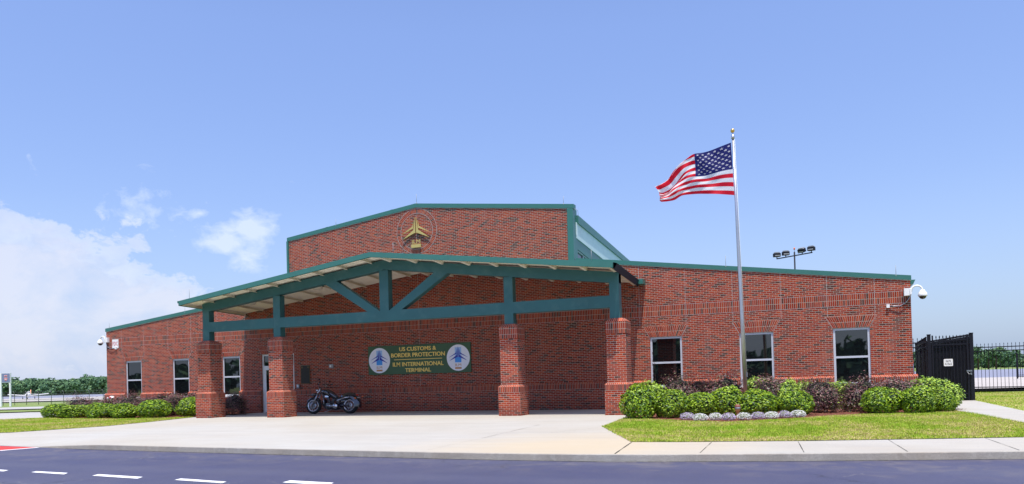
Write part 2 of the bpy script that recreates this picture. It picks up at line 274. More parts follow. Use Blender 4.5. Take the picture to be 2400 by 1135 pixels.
# ---------------------------------------------------------------- mesh builder
class MB:
    def __init__(s): s.v = []; s.f = []; s.m = []; s.uv = []; s.mats = []; s.sm = []
    def mi(s, m):
        if m not in s.mats: s.mats.append(m)
        return s.mats.index(m)
    def face(s, pts, m, uv=None, smooth=False):
        pts = [Vector(p) for p in pts]; i = len(s.v); s.v += pts; s.f.append(tuple(range(i, i+len(pts)))); s.m.append(s.mi(m)); s.sm.append(smooth)
        if uv is None:
            n = (pts[1]-pts[0]).cross(pts[-1]-pts[0])
            ax, ay, az_ = abs(n.x), abs(n.y), abs(n.z)
            if az_ >= ax and az_ >= ay: uv = [(p.x, p.y) for p in pts]
            elif ay >= ax: uv = [(p.x, p.z) for p in pts]
            else: uv = [(p.y, p.z) for p in pts]
        s.uv += list(uv)
    def raw(s, verts, faces, m, smooth=True):
        i = len(s.v); s.v += [Vector(p) for p in verts]; k = s.mi(m)
        for f in faces:
            s.f.append(tuple(i+j for j in f)); s.m.append(k); s.sm.append(smooth)
            s.uv += [(verts[j][0]+verts[j][1], verts[j][2]) for j in f]
    def box(s, x0, x1, y0, y1, z0, z1, m, skip=''):
        a = [(x0, y0, z0), (x1, y0, z0), (x1, y1, z0), (x0, y1, z0), (x0, y0, z1), (x1, y0, z1), (x1, y1, z1), (x0, y1, z1)]
        for k, idx in dict(b=(3, 2, 1, 0), t=(4, 5, 6, 7), f=(0, 1, 5, 4), r=(1, 2, 6, 5), k=(2, 3, 7, 6), l=(3, 0, 4, 7)).items():
            if k not in skip: s.face([a[j] for j in idx], m)
    def prism(s, poly, y0, y1, m):           # polygon in x,z pushed from y0 (front) to y1
        n = len(poly)
        s.face([(x, y0, z) for x, z in poly], m); s.face([(x, y1, z) for x, z in reversed(poly)], m)
        for i in range(n):
            (xa, za), (xb, zb) = poly[i], poly[(i+1) % n]
            s.face([(xa, y0, za), (xa, y1, za), (xb, y1, zb), (xb, y0, zb)], m)
    def bar(s, a, b, wd, ht, m, up=(0, 0, 1)):
        a, b = Vector(a), Vector(b); d = (b-a).normalized(); sd = d.cross(Vector(up))
        if sd.length < 1e-4: sd = Vector((1, 0, 0))
        sd.normalize(); u = sd.cross(d); sd = sd*wd/2; u = u*ht/2
        q = [a-sd-u, a+sd-u, a+sd+u, a-sd+u]; r = [p+(b-a) for p in q]
        s.face(q[::-1], m); s.face(r, m)
        for i in range(4): s.face([q[i], q[(i+1) % 4], r[(i+1) % 4], r[i]], m)
    def tube(s, pts, rad, m, n=8, cap=True):
        pts = [Vector(p) for p in pts]; rr = rad if isinstance(rad, (list, tuple)) else [rad]*len(pts)
        ref = None; rings = []
        for i, p in enumerate(pts):
            d = (pts[min(i+1, len(pts)-1)]-pts[max(i-1, 0)]).normalized()
            if ref is None: ref = d.orthogonal().normalized()
            ref = (ref-d*ref.dot(d)).normalized(); b = d.cross(ref)
            rings.append([p+(ref*math.cos(t)+b*math.sin(t))*rr[i] for t in [2*math.pi*k/n for k in range(n)]])
        vs = [q for r in rings for q in r]
        fs = [(i*n+k, i*n+(k+1) % n, (i+1)*n+(k+1) % n, (i+1)*n+k) for i in range(len(pts)-1) for k in range(n)]
        if cap: fs += [tuple(range(n))[::-1], tuple((len(pts)-1)*n+k for k in range(n))]
        s.raw(vs, fs, m)
    def lathe(s, prof, m, c=(0, 0, 0), ax='z', n=20, sc_=(1, 1, 1)):
        vs = []; c = Vector(c)
        for (r, h) in prof:
            for k in range(n):
                t = 2*math.pi*k/n; a, b = r*math.cos(t), r*math.sin(t)
                p = dict(z=(a, b, h), y=(a, h, b), x=(h, a, b))[ax]
                vs.append(c+Vector((p[0]*sc_[0], p[1]*sc_[1], p[2]*sc_[2])))
        fs = [(i*n+k, i*n+(k+1) % n, (i+1)*n+(k+1) % n, (i+1)*n+k) for i in range(len(prof)-1) for k in range(n)]
        s.raw(vs, fs, m)
    def ball(s, c, r, m, n=16, sc_=(1, 1, 1), a0=-90, a1=90):
        s.lathe([(r*math.cos(math.radians(a0+(a1-a0)*i/10)), r*math.sin(math.radians(a0+(a1-a0)*i/10))) for i in range(11)], m, c, 'z', n, sc_)
    def build(s, name, parent=None, loc=None, rot=None):
        me = bpy.data.meshes.new(name); me.from_pydata([tuple(p) for p in s.v], [], s.f)
        for m in s.mats: me.materials.append(MT[m])
        me.polygons.foreach_set('material_index', s.m); me.polygons.foreach_set('use_smooth', s.sm)
        ul = me.uv_layers.new(name='UVMap'); ul.data.foreach_set('uv', [c for p in s.uv for c in p])
        me.update(); me.validate()
        o = bpy.data.objects.new(name, me); COL.objects.link(o)
        if parent: o.parent = parent
        if loc is not None: o.location = loc
        if rot is not None: o.rotation_euler = rot
        return o
def tag(o, label=None, cat=None, group=None, kind=None):
    if label: o['label'] = label
    if cat: o['category'] = cat
    if group: o['group'] = group
    if kind: o['kind'] = kind
    return o
def empty(name, label, cat, loc=(0, 0, 0), rz=0, group=None):
    o = bpy.data.objects.new(name, None); COL.objects.link(o); o.location = loc; o.rotation_euler = (0, 0, rz); o.empty_display_size = .2
    return tag(o, label, cat, group)
def copy_tree(o, parent=None):
    c = o.copy(); COL.objects.link(c)
    if parent: c.parent = parent
    for ch in list(o.children): copy_tree(ch, c)
    return c
def text_into(mb, txt, cx, cz, height, m, y=0, depth=.015, width=None, bold=0, center=True):
    cu = bpy.data.curves.new('t', 'FONT'); cu.body = txt; cu.size = 1; cu.extrude = .0; cu.offset = bold; cu.resolution_u = 3
    ob = bpy.data.objects.new('t', cu); COL.objects.link(ob); dg = bpy.context.evaluated_depsgraph_get(); dg.update()
    me = bpy.data.meshes.new_from_object(ob.evaluated_get(dg))
    vs = [v.co.copy() for v in me.vertices]; fs = [tuple(p.vertices) for p in me.polygons]
    ed = {}
    for f in fs:
        for i in range(len(f)):
            e = (f[i], f[(i+1) % len(f)]); k = tuple(sorted(e)); ed.setdefault(k, []).append(e)
    bpy.data.objects.remove(ob); bpy.data.meshes.remove(me)
    x0 = min(v.x for v in vs); x1 = max(v.x for v in vs); z0 = min(v.y for v in vs); z1 = max(v.y for v in vs)
    sz = height/(z1-z0); sx = (width/(x1-x0)) if width else sz
    P = [(cx+(v.x-(x0+x1)/2)*sx, y, cz+(v.y-(z0+z1)/2)*sz) for v in vs]
    n = len(P); Q = P+[(p[0], y+depth, p[2]) for p in P]
    F = list(fs)
    for k, l in ed.items():
        if len(l) == 1: a, b = l[0]; F.append((a, a+n, b+n, b))
    mb.raw(Q, F, m, False)

# ================================================================ SETTING
CY, SY = math.cos(YAW), math.sin(YAW)
def sstep(a, b, x): t = min(1, max(0, (x-a)/(b-a))); return t*t*(3-2*t)
def hgt(X, Z): return -1.15*sstep(38, 150, Z)*sstep(6, -14, X)
def fw(X, Z, z): return (CPOS.x+CY*X-SY*Z, CPOS.y+SY*X+CY*Z, z)     # lateral X, distance Z ahead
def patch(name, X0, X1, Z0, Z1, m, off, nx=24, nz=24, kind='structure', wob=0):
    mb = MB(); xs = np.linspace(0, 1, nx+1); zs = np.linspace(0, 1, nz+1)**1.6
    V = []
    for j, tz in enumerate(zs):
        for i, tx in enumerate(xs):
            Z = Z0+(Z1-Z0)*tz
            if wob and (j == 0 or j == nz): Z += wob*(noise.noise(Vector((tx*9, j*.37, 3.1)))+.6*noise.noise(Vector((tx*31, j*.37, 9))))
            a = X0 if not callable(X0) else X0(Z); b = X1 if not callable(X1) else X1(Z)
            X = a+(b-a)*tx
            V.append(fw(X, Z, hgt(X, Z)+off))
    F = [(j*(nx+1)+i, j*(nx+1)+i+1, (j+1)*(nx+1)+i+1, (j+1)*(nx+1)+i) for j in range(nz) for i in range(nx)]
    mb.raw(V, F, m, False); o = mb.build(name); return tag(o, kind=kind)
g = patch('ground', lambda Z: -2600, lambda Z: 2600, -400, 5200, 'grassfar', -.20, 120, 160)
# airfield surfaces left of the terminal
patch('apron', lambda Z: -Z*.9-10, lambda Z: -Z*.40, 34, 62, 'apron', -.06, 20, 20)
patch('grass_verge', lambda Z: -Z*.9-10, lambda Z: -Z*.56, 52, 60, 'grassfar', .0, 60, 4, wob=1.6)
patch('service_road', lambda Z: -Z*.9-10, lambda Z: -Z*.40, 67, 99, 'apron', -.02, 20, 12)
patch('taxiway', lambda Z: -Z*.9-10, lambda Z: -Z*.35, 185, 262, 'taxi', .05, 20, 8)
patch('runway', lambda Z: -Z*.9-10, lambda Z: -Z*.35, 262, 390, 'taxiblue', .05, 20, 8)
# and right of it
patch('apron', lambda Z: Z*.42, lambda Z: Z*.9+20, 44, 84, 'taxi', .02, 16, 8)
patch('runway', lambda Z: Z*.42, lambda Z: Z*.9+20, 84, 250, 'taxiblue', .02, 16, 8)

KERB = [(-60, -8.0), (-30, -12.2), (-12, -14.7), (-4, -15.55), (-.34, -16.15), (3, -16.45), (6.44, -16.72), (10.4, -17.0), (13, -17.02), (16, -16.45), (19, -15.75), (24, -14.3), (34, -10.5)]
def kerby(x):
    for (a, ya), (b, yb) in zip(KERB, KERB[1:]):
        if a <= x <= b: return ya+(yb-ya)*(x-a)/(b-a)
# road
mb = MB(); mb.face([(-90, -60, -.12), (60, -60, -.12), (60, 2, -.12), (34, -10.3, -.12)] + [(x, y+.4, -.12) for x, y in KERB[::-1][1:]] + [(-90, -3, -.12)], 'asphalt'); tag(mb.build('road'), kind='structure')
def kh(x):   # kerb top height: ramps down to the road at the left
    return -.116+.116*sstep(-3.2, .6, x)
xs = [-60, -30, -12, -6, -4, -3.2, -2.6, -2, -1.4, -.8, -.2, .6]+[1.6+1.2*i for i in range(28)]
xs = [x for x in xs if x < 34]
mb = MB()
for a, b in zip(xs, xs[1:]):
    ya, yb = kerby(a), kerby(b)
    mb.face([(a, ya, -.13), (b, yb, -.13), (b, yb+.012, kh(b)-.012), (a, ya+.012, kh(a)-.012)], 'kerb')
    mb.face([(a, ya+.012, kh(a)-.012), (b, yb+.012, kh(b)-.012), (b, yb+.03, kh(b)), (a, ya+.03, kh(a))], 'kerb')
    mb.face([(a, ya+.03, kh(a)), (b, yb+.03, kh(b)), (b, yb+.15, kh(b)), (a, ya+.15, kh(a))], 'concrete')
for i in range(420):      # dark broken strip, a shadow line painted where asphalt meets the kerb
    x = -1+i*.07; q = R.uniform(.006, .03); mb.face([(x, kerby(x)-q, -.1165), (x+.07, kerby(x+.07)-q*R.uniform(.5, 1.3), -.1165), (x+.07, kerby(x+.07)+.01, -.1165), (x, kerby(x)+.01, -.1165)], 'core')
tag(mb.build('kerb'), kind='structure')
mb = MB()
for a, b in zip(xs, xs[1:]):
    ya, yb = kerby(a)+.15, kerby(b)+.15
    mb.face([(a, ya, kh(a)), (b, yb, kh(b)), (b, yb+1.8, 0), (a, ya+1.8, 0)], 'concrete')
    mb.face([(a, ya+1.8, 0), (b, yb+1.8, 0), (b, 0 if b > -20 else -5.0, 0), (a, 0 if a > -20 else -5.0, 0)], 'concrete')
def groove(p, q, wd=.014, m='core'):
    p, q = Vector(p+(0,)), Vector(q+(0,)); d = (q-p).normalized(); s_ = Vector((-d.y, d.x, 0))*wd/2; n = max(1, int((q-p).length/.5))
    for i in range(n):
        a, b = p.lerp(q, i/n), p.lerp(q, (i+1)/n); t = R.uniform(.35, 1.1)
        mb.face([a-s_*t+Vector((0, 0, .003)), b-s_*t+Vector((0, 0, .003)), b+s_*t+Vector((0, 0, .003)), a+s_*t+Vector((0, 0, .003))], m)
groove((-6, -9.75), (10.7, -9.75), .007, 'bark'); groove((.5, -13.6), (12.2, -13.6), .006, 'bark'); groove((-8, -5.9), (10, -5.9), .004, 'kerb')
groove((9.2, -13.9), (8.88, -9.3), .012, 'bark'); groove((9.3, -16.6), (9.2, -13.9), .004, 'bark'); groove((6.9, -13.6), (6.75, -9.9), .005, 'kerb'); groove((4.2, -16.2), (4.1, -5), .004, 'kerb'); groove((.2, -15.8), (.1, -5), .004, 'kerb')
groove((12.98, -16.85), (12.74, -14.68), .035, 'core'); groove((10.9, -10.3), (10.25, -12.3), .006, 'bark')
for a, b in (((14.33, -16.55), (14.24, -14.55)), ((15.92, -16.3), (15.76, -14.25)), ((17.42, -16.0), (17.29, -13.78)), ((18.98, -15.6), (18.89, -13.2)), ((20.6, -15.1), (20.45, -12.7))): groove(a, b, .013, 'core')
tag(mb.build('pavement'), kind='structure')
# painted dashes: each stroke a thing of the road marking sheet
mb = MB()
z_ = -.116
for q in ([(1.9, -19.99), (2.6, -20.06), (2.5, -19.9), (1.7, -19.77)], [(3.315, -20.062), (4.295, -20.19), (4.155, -20.009), (3.257, -19.916)], [(5.01, -20.235), (6.194, -20.397), (6.099, -20.204), (4.933, -20.05)], [(6.971, -20.406), (8.043, -20.562), (7.99, -20.408), (6.928, -20.236)], [(8.94, -20.32), (9.81, -20.42), (9.734, -20.191), (8.898, -20.093)]):
    mb.face([(x, y, z_) for x, y in q], 'yellowpaint')
mb.face([(-9, -17.6, z_), (-2.80, -17.6, z_), (-2.478, -16.649, z_), (-2.26, -15.86, z_), (-3.964, -15.66, z_), (-9, -15.15, z_)], 'redpaint')
mb.face([(-2.80, -17.6, z_), (-2.55, -17.6, z_), (-2.30, -16.75, z_), (-2.10, -15.90, z_), (-2.26, -15.86, z_), (-2.478, -16.649, z_)], 'yellowpaint')
tag(mb.build('road_marking'), kind='structure')

# lawns -----------------------------------------------------------
LR = [(10.94, -10.24), (12.72, -14.6), (13.6, -14.55), (16, -14.12), (18, -13.58), (19.6, -13.1), (22, -12.2), (20.35, -9.3), (19.85, -4.0), (19.6, -3.6), (17.6, -5.0), (16.3, -5.9), (15.4, -7.3), (13.9, -8.6), (12.6, -8.0), (10.55, -6.35)]
LL = [(-9.0, -3.72), (-7.9, -7.0), (-7.3, -9.6), (-7.9, -12.6), (-9.6, -13.3), (-16, -12.6), (-32, -9.6), (-32, -5.2), (-19.4, -4.9), (-18.6, -3.7), (-15, -4.4), (-12, -4.9), (-10, -4.5)]
LB = [(21.35, -4.4), (21.3, 3.5), (21.3, 14.0), (40, 14), (40, -6), (22.6, -11.2)]
def inpoly(x, y, P):
    c = False; n = len(P)
    for i in range(n):
        (xa, ya), (xb, yb) = P[i], P[(i+1) % n]
        if (ya > y) != (yb > y) and x < (xb-xa)*(y-ya)/(yb-ya)+xa: c = not c
    return c
for P in (LR, LL, LB):
    mb = MB(); mb.face([(x, y, .012) for x, y in P], 'soil'); tag(mb.build('lawn'), kind='structure')
def grass(name, P, n, hmin, hmax, xr, yr, seed):
    rg = random.Random(seed); mb = MB(); V = []; F = []; mi = []
    k = 0
    while k < n:
        x, y = rg.uniform(*xr), rg.uniform(*yr)
        if not inpoly(x, y, P) or x != x: continue
        x += rg.gauss(0, .025); y += rg.gauss(0, .035)
        nn = noise.noise(Vector((x*.7, y*.7, 1.7)))+.6*noise.noise(Vector((x*2.9, y*2.9, 5.0)))
        h = rg.uniform(hmin, hmax)*(1+.35*nn); t = rg.uniform(0, 6.28); wd = rg.uniform(.004, .009)*1.6; ln = rg.uniform(.2, .9)*h
        dx, dy = math.cos(t)*wd, math.sin(t)*wd; lx, ly = math.cos(t+1.5)*ln, math.sin(t+1.5)*ln
        i = len(V); V += [(x-dx, y-dy, .01), (x+dx, y+dy, .01), (x+lx, y+ly, .01+h)]; F.append((i, i+1, i+2))
        q = rg.random()+nn*.8
        mi.append(1 if q > .86 else (2 if q < .20 else 0)); k += 1
    me = bpy.data.meshes.new(name); me.from_pydata(V, [], F)
    for m in ('blade1', 'blade2', 'blade3'): me.materials.append(MT[m])
    me.polygons.foreach_set('material_index', mi); o = bpy.data.objects.new(name, me); COL.objects.link(o)
    return tag(o, kind='stuff')
tag(grass('grass', LR, 120000, .018, .042, (10.4, 22.2), (-14.8, -3.4), 1), 'short yellow green grass of the lawn before the right wing', 'grass')
tag(grass('grass', LL, 80000, .02, .05, (-20, -7.2), (-13.4, -3.6), 2), 'short green grass of the lawn before the left wing', 'grass')
tag(grass('grass', LB, 45000, .02, .05, (21.2, 30), (-11.3, 14), 3), 'short green grass beyond the path to the gate', 'grass')
# planting beds
mb = MB()
for P in ([(10.6, -6.3), (12.6, -7.95), (13.9, -8.55), (15.4, -7.25), (16.3, -5.85), (17.6, -4.95), (19.6, -3.55), (20.0, -4.1), (19.9, -1.0), (19.2, 0), (10.3, 0), (10.2, -4.4)], [(-9.0, -3.7), (-10, -4.45), (-12, -4.85), (-15, -4.35), (-18.6, -3.65), (-19.6, -1.5), (-18.8, 0), (-8.6, 0), (-8.6, -1.9)]):
    mb.face([(x, y, .02) for x, y in P], 'mulch')
rg = random.Random(5)
for i in range(7000):
    x, y = (rg.uniform(10.3, 20), rg.uniform(-8.6, -3)) if i % 3 else (rg.uniform(-18.8, -8.8), rg.uniform(-5, -2.5))
    if not (inpoly(x, y, [(10.6, -6.3), (12.6, -8.0), (13.9, -8.65), (15.5, -7.3), (16.3, -5.9), (17.6, -5), (19.6, -3.6), (20.1, -4.1), (19.9, -1), (10.2, -1)]) or inpoly(x, y, [(-8.9, -3.75), (-10, -4.5), (-12, -4.9), (-15, -4.4), (-18.7, -3.7), (-19.6, -1.5), (-8.7, -1)])): continue
    t = rg.uniform(0, 6.28); l = rg.uniform(.03, .07); p = Vector((x, y, .025+rg.uniform(0, .03))); d = Vector((math.cos(t), math.sin(t), rg.uniform(-.3, .3)))*l
    mb.face([p-d, p+Vector((d.y, -d.x, .01))*.25, p+d, p-Vector((d.y, -d.x, -.01))*.25], 'mulch')
tag(mb.build('mulch_bed'), kind='structure')

# ================================================================ TERMINAL
T = empty('airport_terminal', 'long red brick terminal with green roof edges and a tall gabled centre', 'building')
XL, XR = -18.5, 18.98
RL = lambda x: 4.30+.112*(x+18.5)     # underside of roof edge, left
RR = lambda x: 4.28+.1325*(18.98-x)
UL, UR, UP = -6.78, 7.09, 8.81
ut = lambda x: UP+(.126 if x < 0 else -.113)*x
def top(x):
    if x < UL: return RL(x)
    if x > UR: return RR(x)
    return ut(x)
WIN = [(-17.17, -16.08, .80, 2.72), (-14.0, -12.93, .80, 2.72), (-10.83, -9.75, .82, 2.72), (10.03, 11.24, .82, 2.73), (13.33, 14.51, .80, 2.735), (16.50, 17.68, .78, 2.75)]
DOOR = (-8.46, -6.6, 0, 2.74)
HOLES = WIN+[DOOR]
mb = MB()
bx = sorted(set([XL, XR, UL, UR, 0]+[h[0] for h in HOLES]+[h[1] for h in HOLES]))
for a, b in zip(bx, bx[1:]):
    e = 1e-4; ta, tb = top(a+e), top(b-e); hs = [h for h in HOLES if h[0] <= a+e and h[1] >= b-e]
    if hs:
        h = hs[0]
        if h[2] > 0: mb.face([(a, 0, -.2), (b, 0, -.2), (b, 0, h[2]), (a, 0, h[2])], 'brick')
        mb.face([(a, 0, h[3]), (b, 0, h[3]), (b, 0, tb), (a, 0, ta)], 'brick')
        d = .13
        mb.face([(a, 0, h[2]), (a, d, h[2]), (a, d, h[3]), (a, 0, h[3])], 'brick'); mb.face([(b, d, h[2]), (b, 0, h[2]), (b, 0, h[3]), (b, d, h[3])], 'brick')
        mb.face([(a, 0, h[3]), (a, d, h[3]), (b, d, h[3]), (b, 0, h[3])], 'soldier')
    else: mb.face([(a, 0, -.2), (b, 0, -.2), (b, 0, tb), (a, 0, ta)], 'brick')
# side and back walls
mb.face([(XR, 0, -.2), (XR, 11, -.2), (XR, 11, RR(XR)), (XR, 0, RR(XR))], 'brick'); mb.face([(XL, 11, -.2), (XL, 0, -.2), (XL, 0, RL(XL)), (XL, 11, RL(XL))], 'brick')
mb.face([(XR, 11, -.2), (XL, 11, -.2), (XL, 11, RL(XL)), (0, 11, 6.3), (XR, 11, RR(XR))], 'brick')
mb.face([(UL, 11, RL(UL)), (UL, 0, RL(UL)), (UL, 0, ut(UL)), (UL, 11, ut(UL))], 'brick')
# control joints
J = [0, 9.79, 11.6, 13.1, 14.86, 16.23, 17.98, -9.5, -11.2, -12.75, -14.28, -15.85, -17.4]
J = [.02, 9.66, 11.42, 13.13, 14.80, 16.34, 17.86, -9.42, -11.12, -12.78, -14.28, -15.9, -17.42]
for x in J:
    zb = 1.09 if any(h[0]-.3 < x < h[1]+.3 for h in HOLES) else 1.09
    if abs(x) > 1: zb = 3.17
    mb.face([(x-.005, -.0035, zb), (x+.005, -.0035, zb), (x+.005, -.0035, top(x)-.02), (x-.005, -.0035, top(x)-.02)], 'joint')
mb.build('wall', T)
# projecting base course
def segs(a, b, cut):
    out = []; x = a
    for h in sorted(cut):
        if h[1] < a or h[0] > b: continue
        out.append((x, h[0])); x = h[1]
    out.append((x, b)); return out
mb = MB(); pj = .11
for a, b in segs(XL-.1, XR+.13, [DOOR]): mb.box(a, b, -pj, .0, -.2, .80, 'brick', 'bk')
for a, b in segs(XL-.1, XR+.13, HOLES):
    mb.box(a, b, -pj-.003, 0, .802, 1.015, 'soldier', 'bk')
    mb.face([(a, -pj-.003, 1.015), (b, -pj-.003, 1.015), (b, -.001, 1.085), (a, -.001, 1.085)], 'rowlock', [(a, .05), (b, .05), (b+.05, .25), (a+.05, .25)])
mb.box(XR, XR+.13, 0, 11, -.2, 1.015, 'brick', 'l'); mb.face([(XR+.13, 0, 1.015), (XR+.13, 11, 1.015), (XR, 11, 1.085), (XR, 0, 1.085)], 'rowlock')
MT['stain'] = mat('dark_water_stain', (.05, .03, .025), .8, 0, .2, .4, 8)
for k, (x, z0, z1, wd) in enumerate(((10.12, 1.09, 2.3, .018), (10.19, 1.09, 1.9, .012), (10.14, .2, .80, .05), (10.24, .35, .8, .03))):
    y = -.0045 if z0 > 1 else -pj-.0045; n = int((z1-z0)/.14)
    for q in range(n):
        if R.random() < .75: z = z0+q*.14; mb.face([(x-wd, y, z), (x+wd, y, z), (x+wd*R.uniform(.5, 1), y, z+R.uniform(.05, .12)), (x-wd, y, z+.1)], 'stain')
mb.face([(10.09, -pj-.006, .80), (10.28, -pj-.006, .80), (10.26, -pj-.006, 1.0), (10.11, -pj-.006, 1.01)], 'stain')
mb.build('base_course', T)
mb = MB()
mb.face([(XL, -.003, 3.515), (XR, -.003, 3.515), (XR, -.003, 3.925), (XL, -.003, 3.925)], 'soldier', [(XL, .0), (XR, .0), (XR, .4064), (XL, .4064)])
for z in (3.515, 3.925): mb.face([(XL, -.0035, z-.006), (XR, -.0035, z-.006), (XR, -.0035, z+.006), (XL, -.0035, z+.006)], 'joint')
mb.build('soldier_band', T)
for h in HOLES:
    a, b, z0, z1 = h; mb = MB(); o_ = .23; zt = z1+.41; n = 10
    uvw = b-a+.3
    for i in range(n):
        t0, t1 = i/n, (i+1)/n
        q = [(a+(b-a)*t0, z1), (a+(b-a)*t1, z1), (a-o_+(b-a+2*o_)*t1, zt), (a-o_+(b-a+2*o_)*t0, zt)]
        mb.face([(x, -.003, z) for x, z in q], 'soldier', [(uvw*t0+a, 0), (uvw*t1+a, 0), (uvw*t1+a, .406), (uvw*t0+a, .406)])
    for sgn, x0, x1 in ((-1, a, a-o_), (1, b, b+o_)): mb.face([(x0, -.004, z1), (x0+sgn*.012, -.004, z1), (x1+sgn*.012, -.004, zt), (x1, -.004, zt)], 'joint')
    mb.build('jack_arch', T)
# windows
for i, (a, b, z0, z1) in enumerate(WIN):
    mb = MB(); t = .075; yf = .045
    mb.box(a, a+t, yf, .13, z0, z1, 'alu'); mb.box(b-t, b, yf, .13, z0, z1, 'alu')
    mb.box(a+t, b-t, yf, .13, z1-t, z1, 'alu'); mb.box(a+t, b-t, yf, .13, z0, z0+t, 'alu')
    zr = z0+(z1-z0)*.485; mb.box(a+t, b-t, yf+.003, .13, zr-.035, zr+.035, 'alu')
    for (p, q) in ((z0+t, zr-.035), (zr+.035, z1-t)): mb.box(a+t, a+t+.012, yf+.01, .09, p, q, 'black', 'l'); mb.box(b-t-.012, b-t, yf+.01, .09, p, q, 'black', 'r')
    win = mb.build('window', T)
    for (p, q) in ((z0+t, zr-.035), (zr+.035, z1-t)):
        mb = MB(); mb.face([(a+t, .085, p), (b-t, .085, p), (b-t, .085, q), (a+t, .085, q)], 'glass'); mb.build('pane', win)
    mb = MB(); mb.box(a-.03, b+.04, -pj-.04, .05, z0-.05, z0-.002, 'stone'); mb.build('sill', win)
# door
a, b, z0, z1 = DOOR; mb = MB(); yf = .05
for x in (a, b-.07): mb.box(x, x+.07, yf, .13, 0, z1, 'whitep')
mb.box(a+.07, b-.07, yf, .13, z1-.07, z1, 'whitep'); mb.box(a+.07, b-.07, yf, .13, 2.12, 2.20, 'whitep')
mb.box((a+b)/2-.03, (a+b)/2+.03, yf, .13, 2.2, z1-.07, 'whitep')
door = mb.build('door', T)
mb = MB(); mb.face([(a+.07, .1, 2.2), (b-.07, .1, 2.2), (b-.07, .1, z1-.07), (a+.07, .1, z1-.07)], 'glass'); mb.build('transom_pane', door)
mid = (a+b)/2
for (p, q, hx) in ((a+.07, mid-.003, mid-.13), (mid+.003, b-.07, mid+.13)):
    mb = MB(); mb.box(p, p+.12, .06, .11, .01, 2.12, 'whitep'); mb.box(q-.12, q, .06, .11, .01, 2.12, 'whitep'); mb.box(p+.12, q-.12, .06, .11, 2.0, 2.12, 'whitep'); mb.box(p+.12, q-.12, .06, .11, .01, .26, 'whitep')
    mb.face([(p+.12, .09, .26), (q-.12, .09, .26), (q-.12, .09, 2.0), (p+.12, .09, 2.0)], 'glass'); mb.build('door_leaf', door)
    mb = MB(); mb.tube([(hx, .06, .95), (hx, 0.01, .95), (hx, 0.01, 1.3), (hx, .06, 1.3)], .012, 'steel', 6); mb.build('handle', door)
# roof edges
def edge(x0, z0, x1, z1, y0, y1, h, name='roof_edge'):
    mb = MB(); mb.prism([(x0, z0), (x1, z1), (x1, z1+h), (x0, z0+h)], y0, y1, 'green')
    s = (z1-z0)/(x1-x0); n = max(1, int(abs(x1-x0)/3.05))
    mb.prism([(x0, z0-.02), (x1, z1-.02), (x1, z1-.001), (x0, z0-.001)], y0+.03, y1, 'drip')
    for i in range(1, n+1):
        x = x0+(x1-x0)*(i-.35)/n; z = z0+s*(x-x0); mb.prism([(x-.05, z-.001), (x+.05, z-.001+s*.1), (x+.05, z+h+.002+s*.1), (x-.05, z+h+.002)], y0-.003, y0+.05, 'green')
    return mb.build(name, T)
edge(XL-.03, RL(XL)-.003, UL, RL(UL), -.035, .12, .165); edge(UR+.08, RR(UR), XR+.03, RR(XR), -.035, .12, .155)
edge(UL-.04, ut(UL)-.005, 0, UP, -.035, .25, .165); edge(0, UP, UR+.05, ut(UR)-.005, -.035, .25, .165)
mb = MB(); mb.box(UR-.22, UR+.02, -.075, .45, RR(UR)-.1, ut(UR)-.01, 'green'); mb.build('corner_trim', T)
mb = MB(); mb.box(UL-.06, UL+.04, -.06, .3, RL(UL)-.1, ut(UL)-.01, 'green'); mb.build('corner_trim', T)
# gutter end at the right eave
mb = MB(); mb.prism([(XR, 4.15), (XR+.1, 4.15), (XR+.17, 4.3), (XR, 4.3)], .14, 11, 'green'); mb.build('gutter', T)
# roofs
mb = MB(); mb.face([(XL-.05, .13, RL(XL)+.1), (UL, .13, RL(UL)+.1), (UL, 11.2, RL(UL)+.1), (XL-.05, 11.2, RL(XL)+.1)], 'roofmetal')
mb.face([(UR, .13, RR(UR)+.1), (XR+.05, .13, RR(XR)+.1), (XR+.05, 11.2, RR(XR)+.1), (UR, 11.2, RR(UR)+.1)], 'roofmetal')
mb.face([(UL, .2, ut(UL)+.1), (0, .2, UP+.1), (0, 11, 7.9), (UL, 11, 7.0)], 'roofmetal'); mb.face([(0, .2, UP+.1), (UR, .3, 7.75), (UR+.05, 9.4, 7.05), (0, 11, 7.9)], 'roofmetal')
mb.build('roof', T)
# clerestory side (right flank of the tall centre): dark verge, pale panel, green beam, windows
def sidequad(pts, m, x0, x1, name):
    mb = MB(); n = len(pts)
    mb.face([(x1, y, z) for y, z in pts], m); mb.face([(x0, y, z) for y, z in reversed(pts)], m)
    for i in range(n): mb.face([(x0,)+tuple(pts[i]), (x0,)+tuple(pts[(i+1) % n]), (x1,)+tuple(pts[(i+1) % n]), (x1,)+tuple(pts[i])], m)
    return mb.build(name, T)
sidequad([(.40, 7.47), (8.9, 6.85), (9.8, 7.03), (.40, 7.79)], 'green', 6.95, 7.19, 'verge')
sidequad([(.30, 6.86), (4.5, 6.50), (9.6, 5.4), (9.6, 6.80), (.30, 7.50)], 'panel', 6.9, 7.13, 'side_panel')
sidequad([(.30, 6.46), (2.4, 6.24), (5.5, 5.3), (9.4, 4.9), (9.4, 5.40), (4.5, 6.48), (.30, 6.84)], 'green', 6.86, 7.10, 'side_beam')
mb = MB(); mb.face([(7.0, .3, 5.4), (7.0, 6, 5.2), (7.0, 6, 6.0), (7.0, .3, 6.45)], 'glass'); g_ = mb.build('clerestory_window', T)
mb = MB(); mb.bar((7.03, 1.45, 5.4), (7.03, 1.45, 6.4), .05, .05, 'alu'); mb.bar((7.03, .3, 6.43), (7.03, 3.0, 6.17), .05, .05, 'alu'); mb.build('mullion', g_)
